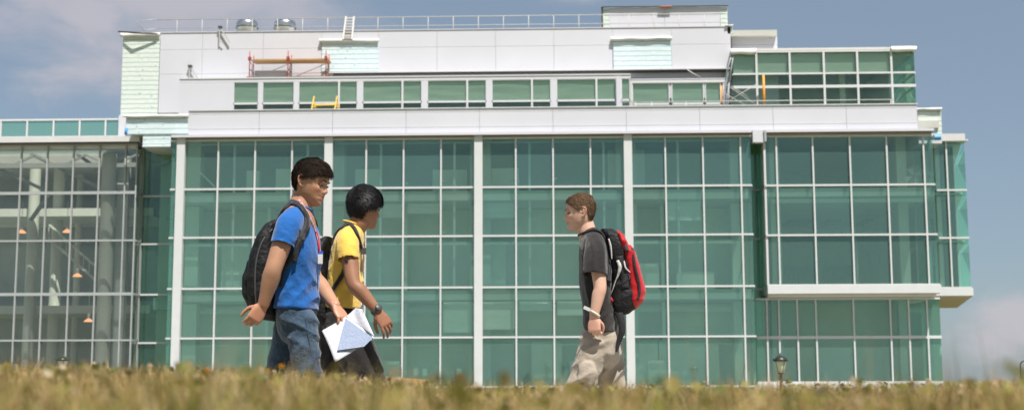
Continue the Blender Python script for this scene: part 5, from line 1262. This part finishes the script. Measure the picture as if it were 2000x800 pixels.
# wristwatch
wd_ = (wr-el).normalized(); wc = wr-wd_*.012; mb = MB(); rings = []
uu = wd_.cross(V3(0, 1, 0)).normalized(); vv = wd_.cross(uu)
for k in range(25):
    a = 2*math.pi*k/24; r_ = uu*math.cos(a)*.031+vv*math.sin(a)*.027; rn = r_.normalized(); rings.append([wc+r_-wd_*.011, wc+r_+wd_*.011, wc+r_+wd_*.011+rn*.003, wc+r_-wd_*.011+rn*.003])
loft(mb, rings, cap=False); wt = shift(mb, org).build('wristwatch', M['darkmetal'], pb)
mb = MB(); cdir = (V3(.5, -.75, .45)-wd_*V3(.5, -.75, .45).dot(wd_)).normalized(); rot = cdir.to_track_quat('Z', 'Y').to_matrix()
m0 = MB().lathe([(.0, .0), (.019, .0), (.020, .006), (.017, .010), (.0, .010)], (0, 0, 0), 20); mb.add([wc+cdir*.026+rot @ Vector(v) for v in m0.v], m0.f, True); shift(mb, org).build('watch_face', M['darkmetal'], wt)
# backpack
e, o_, PB = make_pack(Y, [((655, 640), (618, 632), .6), ((655, 625), (606, 615), .9), ((648, 590), (600, 580), 1), ((641, 545), (600, 545), 1), ((639, 505), (606, 505), 1), ((643, 480), (620, 478), .85), ((648, 462), (636, 462), .5)], .155,
    'dark backpack of the yellow-shirted man, partly behind the man in blue', None, [M['packblack']], seed=15)
stp = MB(); path = [(637, 476), (647, 455), (659, 443.5), (670, 439), (680, 438.5), (690, 446), (698, 462), (703, 478), (706, 491)]
ribbon(stp, [SB.hit(p, q, Y-.1, .007) for p, q in path], [.03, .032, .032, .03, .026, .022, .020, .018, .018], .005); so_ = shift(stp, o_).build('shoulder_strap', M['strap'], e)
q, n_ = SB.hit(705, 490, Y-.1, .012); b = MB().box(q.x-.014, q.x+.018, q.y-.010, q.y+.006, q.z-.018, q.z+.018); shift(b, o_).build('buckle', M['darkmetal'], so_)
stp = MB(); ribbon(stp, [SB.hit(p, q, Y-.1, .008) for p, q in ((678, 508), (670, 530), (660, 550), (650, 566), (642, 580))], .022, .003); shift(stp, o_).build('lower_strap', M['strap'], e)
stp = MB(); ribbon(stp, [SB.near(S(Y, a, b_, dy), .007) for a, b_, dy in ((655, 450, .12), (680, 444, .11), (700, 460, .12), (706, 490, .13), (690, 530, .19), (655, 560, .17))], .03, .005); shift(stp, o_).build('shoulder_strap', M['strap'], e)
# ================================================================== student in the black shirt (walks left)
Y = 8.4; org = Vector((at(1170, 600, Y).x, Y, -.645))
pc = empty('person', org, label='short-haired young man in dark grey T-shirt and khaki trousers walking the other way', cat='person')
H = head_matrix(S(Y, 1133, 415), R(182), R(5), R(0), .98); Hp = lambda x, y, z: H @ Vector((x, y, z))
sk = MB(); head_mesh(sk, H)
limb(sk, [Hp(0, -.02, -.02), Hp(0, -.026, -.09), S(Y, 1151, 466), S(Y, 1158, 488)], [(.050, .056), (.053, .057), (.064, .064), (.09, .08)], side=(0, 1, 0), n=24)
limb(sk, [S(Y, 1160, 482), S(Y, 1164, 530), S(Y, 1170, 590), S(Y, 1175, 640)], [(.16, .08), (.16, .09), (.14, .085), (.15, .09)], side=(0, 1, 0), n=28, pw=.9)
sh, el, wr = S(Y, 1163, 486, -.18), S(Y, 1172, 560, -.24), S(Y, 1160, 618, -.25)
limb(sk, [sh, sh.lerp(el, .5), el, el.lerp(wr, .3), el.lerp(wr, .75), wr], [(.05, .048), .045, (.038, .040), (.038, .040), (.029, .031), (.022, .027)], side=(0, 1, 0), n=22)
h1 = hand(sk, wr, V3(.02, -.03, -1), V3(-.25, -.95, .0), -1, curl=(1.15, 1.2, 1.25, 1.3), thumb=(.7, .7), size=1.0, spread=.04, tcurl=.9)
sh2, el2, wr2 = S(Y, 1158, 486, .18), S(Y, 1166, 560, .24), S(Y, 1172, 620, .2)
limb(sk, [sh2, sh2.lerp(el2, .5), el2, el2.lerp(wr2, .35), wr2], [(.05, .048), .045, .04, .038, (.023, .027)], side=(0, 1, 0), n=22)
h2 = hand(sk, wr2, V3(0, .0, -1), V3(0, 1, 0), 1, curl=(.7, .8, .8, .9))
hipn, kn, an = S(Y, 1161, 668, -.11), S(Y, 1126, 785, -.13), Vector((S(Y, 1128, 925).x, Y-.10, -.545))
hipf, kf, af = S(Y, 1184, 668, .11), S(Y, 1203, 790, .12), Vector((S(Y, 1228, 905).x, Y+.07, -.49))
for a, b_, c_ in ((hipn, kn, an), (hipf, kf, af)):
    limb(sk, [a, a.lerp(b_, .5), b_, b_.lerp(c_, .35), c_], [.068, .058, .046, .045, .035], n=20)
co, no, fs = fuse(sk, .0038, 2)
M['skinC'] = skin_mat('skin_pale', 0, 0)
C = skin_col(co, H, (.60, .37, .27), (.48, .18, .14), (.62, .25, .18), (h1,))
put('body', co, fs, M['skinC'], pc, org, C); bodyS = (co, fs)
face_details(H, pc, org, M['iris'], M['ginger'], M['lid'])
def lineC(a): return float(np.interp(a, [0, 25, 45, 62, 78, 90, 102, 125, 180], [.072, .066, .052, .030, .006, .010, .018, -.052, -.066]))
def thickC(z, a): return .004+.004*max(0, z)/.1
hair(H, pc, org, M['hair'], lineC, thickC, 'soft', 41, [(.070, .042, .025), (.27, .165, .10)], 12000, .012, flow=lambda p, a: (0.1*np.sign(p.x+.001), .8 if p.z > .06 else .0, -.5 if p.z > .06 else -1))
ts = MB()
limb(ts, [S(Y, 1152, 456), S(Y, 1156, 470), S(Y, 1160, 492), S(Y, 1164, 540), S(Y, 1169, 595), S(Y, 1173, 650)], [(.075, .062), (.155, .078), (.20, .096), (.20, .106), (.185, .108), (.19, .110)], side=(0, 1, 0), n=36, sub=6, pw=.92, cup=True)
for (a, b_, e_) in ((S(Y, 1160, 470, -.10), S(Y, 1162, 490, -.19), S(Y, 1161, 537, -.225)), (S(Y, 1160, 470, .10), S(Y, 1162, 490, .18), S(Y, 1163, 537, .22))):
    limb(ts, [a, b_, e_], [(.06, .062), (.066, .072), (.072, .078)], side=(0, 1, 0), n=26, cup=True)
co, no, fs = fuse(ts, .0066, 3)
c1 = np.array(S(Y, 1160, 500, -.15)); c2 = np.array(S(Y, 1185, 610)); c3 = np.array(S(Y, 1150, 600))
co = folds(co, no, [(c1, (-.2, 0, 1.), (.12, .4, .13), 105, .0075), (c2, (.5, 0, .85), (.12, .4, .14), 110, .0075), (c3, (-.1, 0, 1), (.10, .4, .2), 100, .006)], 23, .0028, 55)
M['charcoal'] = cloth_mat('washed_black_cotton', (.018, .015, .015), var=.12, scale=10)
put('t_shirt', co, fs, M['charcoal'], pc, org); SC = Surf((co, fs), bodyS)
rp = [S(Y, 1149, 453)+V3(.062*math.cos(a), .068*math.sin(a), .020*math.cos(a)) for a in np.linspace(0, 2*math.pi, 17)]
neck_ring(pc, org, None, rp, M['charcoal'], .007)
jn = MB()
limb(jn, [S(Y, 1172, 636), S(Y, 1172, 655), S(Y, 1172, 690)], [(.155, .11), (.18, .122), (.175, .125)], side=(0, 1, 0), n=30)
for (a, b_, c_) in ((hipn, kn, an), (hipf, kf, af)):
    limb(jn, [a, a.lerp(b_, .5), b_, b_.lerp(c_, .5), c_], [(.090, .098), (.086, .092), (.080, .084), (.08, .086), (.08, .086)], side=(0, 1, 0), n=26, cup=True)
# cargo pocket
ell(jn, hipn.lerp(kn, .52)+V3(.01, -.085, 0), (.07, .03, .08), None, 10)
co, no, fs = fuse(jn, .0070, 2)
k1 = np.array(hipn.lerp(kn, .15)); k2 = np.array(hipn.lerp(kn, .6)); k3 = np.array(hipf.lerp(kf, .4)); k4 = np.array(kn)
co = folds(co, no, [(k1, (.8, 0, .45), (.14, .3, .09), 90, .017), (k2, (.7, 0, .6), (.12, .3, .10), 85, .018), (k3, (.5, 0, .9), (.12, .3, .2), 85, .015), (k4, (.9, 0, .3), (.12, .3, .12), 90, .017)], 28, .0050, 50)
M['khaki'] = cloth_mat('khaki_cotton', (.35, .295, .235), var=.08, scale=8)
put('trousers', co, fs, M['khaki'], pc, org)
for a, f in ((an, (-1, 0, 0)), (af, (-.9, 0, -.35))): shoe(pc, org, a, f, M['shoe'], M['sole'])
# pale wristband
wd_ = (wr-el).normalized(); mb = MB(); rings = []
uu = wd_.cross(V3(0, 1, 0)).normalized(); vv = wd_.cross(uu)
for k in range(25):
    a = 2*math.pi*k/24; tilt = wd_*.012*math.cos(a); wc = wr-wd_*.02+tilt; r_ = uu*math.cos(a)*.034+vv*math.sin(a)*.030; rn = r_.normalized(); rings.append([wc+r_-wd_*.008, wc+r_+wd_*.008, wc+r_+wd_*.008+rn*.0025, wc+r_-wd_*.008+rn*.0025])
loft(mb, rings, cap=False); wb = shift(mb, org).build('wristband', mat('pale_wristband', (.55, .52, .42), .6), pc)
q = wr-wd_*.022; mb = MB().bar(q+V3(-.030, -.02, .02), q+V3(-.066, -.04, .035), .02, .006); shift(mb, org).build('band_tail', M['mull'], wb)
# red and black backpack
e, o_, PC = make_pack(Y, [((1196, 616), (1228, 614), .75), ((1190, 600), (1242, 602), .95), ((1188, 575), (1246, 580), 1), ((1188, 540), (1243, 545), 1), ((1186, 505), (1233, 510), 1), ((1182, 480), (1224, 482), .98), ((1176, 460), (1212, 462), .9), ((1172, 448), (1196, 449), .6)], .165,
    'red and black backpack on the short-haired man in dark grey', None, [M['packblack']], seed=25, amp=.007)
M['redny'] = cloth_mat('red_nylon', (.45, .010, .016), rough=.5, var=.15, scale=12, sheen=.15, bump=.3, bscale=300)
pk = MB(); pack_body(pk, o_, [(S(Y, 1226, 606), S(Y, 1243, 601), .12), (S(Y, 1224, 590), S(Y, 1257, 588), .165), (S(Y, 1220, 560), S(Y, 1261, 570), .165), (S(Y, 1217, 520), S(Y, 1250, 530), .165), (S(Y, 1213, 492), S(Y, 1240, 494), .175), (S(Y, 1212, 480), S(Y, 1231, 481), .13)], .12)
co2, no2, fs2 = fuse(pk, .006, 3); co2 = folds(co2, no2, [], 34, .005, 50); pocket = put('front_pocket', co2, fs2, M['redny'], e, o_); PKS = Surf((co2, fs2), PC)
pk = MB(); pack_body(pk, o_, [(S(Y, 1207, 492), S(Y, 1231, 494), .16), (S(Y, 1205, 474), S(Y, 1225, 476), .18), (S(Y, 1203, 460), S(Y, 1215, 460), .16), (S(Y, 1203, 453), S(Y, 1207, 453), .10)], .12)
co2, no2, fs2 = fuse(pk, .006, 3); co2 = folds(co2, no2, [], 35, .004, 50); put('top_pocket', co2, fs2, M['redny'], e, o_); PKS = Surf((co2, fs2), PC, PKS_ := (co2, fs2)) if False else PKS
def rib(path, w, m, name, surf, off=.006, par=None, th=.003):
    mb = MB(); ribbon(mb, [surf.hit(p, q, Y-.1, off) for p, q in path], w, th); return shift(mb, o_).build(name, m, par or e)
rib([(1234, 486), (1240, 520), (1247, 550), (1249, 570), (1245, 585)], .016, M['strap'], 'side_panel', PKS)
rib([(1214, 462), (1219, 476), (1226, 490)], .022, M['strap'], 'side_panel', PKS, .01)
rib([(1209, 500), (1214, 520), (1219, 540), (1221, 562)], .045, M['strap'], 'side_mesh', PKS, .004)
M['greyst'] = cloth_mat('grey_webbing', (.52, .50, .48), sheen=.1)
CS = Surf(PC, bodyS)
rib([(1190, 466), (1194, 480), (1196, 494), (1197, 506)], [.008, .014, .010, .005], M['greyst'], 'grey_webbing', PKS, .010)
rib([(1206, 508), (1211, 522), (1207, 538), (1204, 548), (1198, 566), (1195, 574)], [.018, .022, .012, .005, .004, .004], M['greyst'], 'grey_webbing', PKS, .010)
rib([(1219, 510), (1221, 522), (1226, 528), (1232, 531)], [.008, .010, .007, .005], M['greyst'], 'grey_webbing', PKS, .014)
rib([(1186, 570), (1192, 578), (1198, 588)], [.02, .03, .02], M['redny'], 'red_trim', PKS, .010)
so_ = rib([(1186, 462), (1176, 450), (1167, 446), (1160, 450)], [.045, .05, .045, .035], M['strap'], 'shoulder_strap', SC, .010, th=.007)
rib([(1178, 455), (1184, 470), (1188, 490), (1190, 510), (1189, 530), (1187, 550)], [.04, .045, .04, .035, .03, .03], M['strap'], 'strap_edge', SC, .008, th=.006)
mb = MB(); ribbon(mb, [SC.near(S(Y, a, b_, dy), .008) for a, b_, dy in ((1172, 455, .1), (1150, 462, .1), (1138, 490, .13), (1140, 530, .17), (1165, 560, .21))], .035, .005); shift(mb, o_).build('shoulder_strap', M['strap'], e)
mb = MB(); ribbon(mb, [(S(Y, 1207, 606, -.13), V3(0, -1, 0)), (S(Y, 1213, 625, -.14), V3(0, -1, 0)), (S(Y, 1215, 645, -.14), V3(.2, -1, 0)), (S(Y, 1209, 665, -.13), V3(-.2, -1, 0)), (S(Y, 1204, 686, -.13), V3(0, -1, 0))], [.05, .045, .04, .03, .012], .005); shift(mb, o_).build('hanging_strap', M['strap'], e)
# ================================================================== light
SUN_EL, SUN_AZ = R(62), R(28)                # azimuth measured to the right of straight behind the camera
sd = Vector((math.sin(SUN_AZ)*math.cos(SUN_EL), -math.cos(SUN_AZ)*math.cos(SUN_EL), math.sin(SUN_EL)))
sl = bpy.data.lights.new('sun', 'SUN'); so = bpy.data.objects.new('sun', sl); link(so)
sl.energy = 5.0; sl.angle = R(.55); sl.color = (1., .955, .89)
so.rotation_euler = sd.to_track_quat('Z', 'Y').to_euler()
wd = bpy.data.worlds.new('World'); scn.world = wd; wd.use_nodes = True; t = NT(wd)
out = t.n('ShaderNodeOutputWorld'); bg = t.n('ShaderNodeBackground', i_Strength=.077)
sky = t.n('ShaderNodeTexSky'); sky.sky_type = 'NISHITA'; sky.sun_disc = False; sky.sun_elevation = SUN_EL
sky.sun_rotation = math.atan2(sd.x, sd.y); sky.altitude = 50; sky.air_density = 1.0; sky.dust_density = .7; sky.ozone_density = 1.2
tc = t.n('ShaderNodeTexCoord'); sp = t.n('ShaderNodeSeparateXYZ'); t.l(tc.outputs['Generated'], sp.inputs[0])
def cloud(center, rad, squash, scale, seed):
    """a soft cloud round a direction of the sky"""
    d = Vector(center).normalized()
    sub = t.n('ShaderNodeVectorMath', operation='SUBTRACT'); t.l(tc.outputs['Generated'], sub.inputs[0]); sub.inputs[1].default_value = d
    mu = t.n('ShaderNodeVectorMath', operation='MULTIPLY'); t.l(sub.outputs[0], mu.inputs[0]); mu.inputs[1].default_value = (1/rad, 1/rad, squash/rad)
    ln = t.n('ShaderNodeVectorMath', operation='LENGTH'); t.l(mu.outputs[0], ln.inputs[0])
    nz = t.n('ShaderNodeTexNoise', i_Scale=scale, i_Detail=7., i_Roughness=.55, i_Distortion=.3)
    ad = t.n('ShaderNodeVectorMath', operation='MULTIPLY_ADD'); t.l(tc.outputs['Generated'], ad.inputs[0]); ad.inputs[1].default_value = (1, 1, 2.2); ad.inputs[2].default_value = (seed, 0, 0); t.l(ad.outputs[0], nz.inputs['Vector'])
    a = t.n('ShaderNodeMath', operation='MULTIPLY_ADD'); t.l(nz.outputs['Fac'], a.inputs[0]); a.inputs[1].default_value = 2.6; a.inputs[2].default_value = -.45
    s = t.n('ShaderNodeMath', operation='SUBTRACT'); t.l(a.outputs[0], s.inputs[0]); t.l(ln.outputs['Value'], s.inputs[1])
    mr = t.n('ShaderNodeMapRange', interpolation_type='SMOOTHSTEP'); t.l(s.outputs[0], mr.inputs[0]); mr.inputs[1].default_value = -.35; mr.inputs[2].default_value = .75
    return mr.outputs[0]
def dirpx(px, py): return CM @ Vector(((px-1000)/F, (400-py)/F, -1.0))
cl = None
for c, r_, sq, sc, seed in ((dirpx(330, 10), .13, 1.9, 9, 3.), (dirpx(180, 60), .06, 1.3, 14, 5.), (dirpx(1150, -60), .05, 2., 12, 8.), (dirpx(1975, 630), .034, 1.2, 14, 2.), (dirpx(2300, 500), .06, 2., 10, 4.),
                             ((.9, .6, .5), .5, 1.6, 3, 1.), ((-.8, .5, .6), .5, 1.6, 3, 7.), ((-.5, -.9, .5), .5, 1.6, 3, 9.), ((.6, -.9, .3), .35, 1.6, 4, 12.)):
    o_ = cloud(c, r_, sq, sc, seed)
    if cl is None: cl = o_
    else:
        mm = t.n('ShaderNodeMath', operation='MAXIMUM'); t.l(cl, mm.inputs[0]); t.l(o_, mm.inputs[1]); cl = mm.outputs[0]
k = t.n('ShaderNodeMath', operation='MULTIPLY'); t.l(cl, k.inputs[0]); k.inputs[1].default_value = .75
mx = t.n('ShaderNodeMix', data_type='RGBA'); t.l(k.outputs[0], mx.inputs[0])
hs = t.n('ShaderNodeHueSaturation', i_Saturation=SKY_SAT, i_Value=SKY_VAL); t.l(sky.outputs[0], hs.inputs['Color'])
tn = t.n('ShaderNodeMix', data_type='RGBA', blend_type='MULTIPLY', i_0=1.); t.l(hs.outputs[0], tn.inputs[6]); tn.inputs[7].default_value = (.84, .93, .98, 1); hz = t.n('ShaderNodeMix', data_type='RGBA', i_0=.55); t.l(tn.outputs[2], hz.inputs[6]); hz.inputs[7].default_value = (2.4, 3.02, 3.8, 1); t.l(hz.outputs[2], mx.inputs[6]); mx.inputs[7].default_value = (5.2, 4.9, 5.3, 1)
t.l(mx.outputs[2], bg.inputs[0]); t.l(bg.outputs[0], out.inputs[0])
# ================================================================== render settings
scn.view_settings.view_transform = 'Standard'; scn.view_settings.look = 'None'; scn.view_settings.gamma = 1; scn.view_settings.exposure = EXPO
scn.view_settings.use_curve_mapping = False
scn.render.engine = 'CYCLES'; cy = scn.cycles; cy.use_denoising = True; cy.max_bounces = 8; cy.transparent_max_bounces = 24
cy.diffuse_bounces = 4; cy.glossy_bounces = 4; cy.sample_clamp_indirect = 6; cy.caustics_reflective = False; cy.caustics_refractive = False
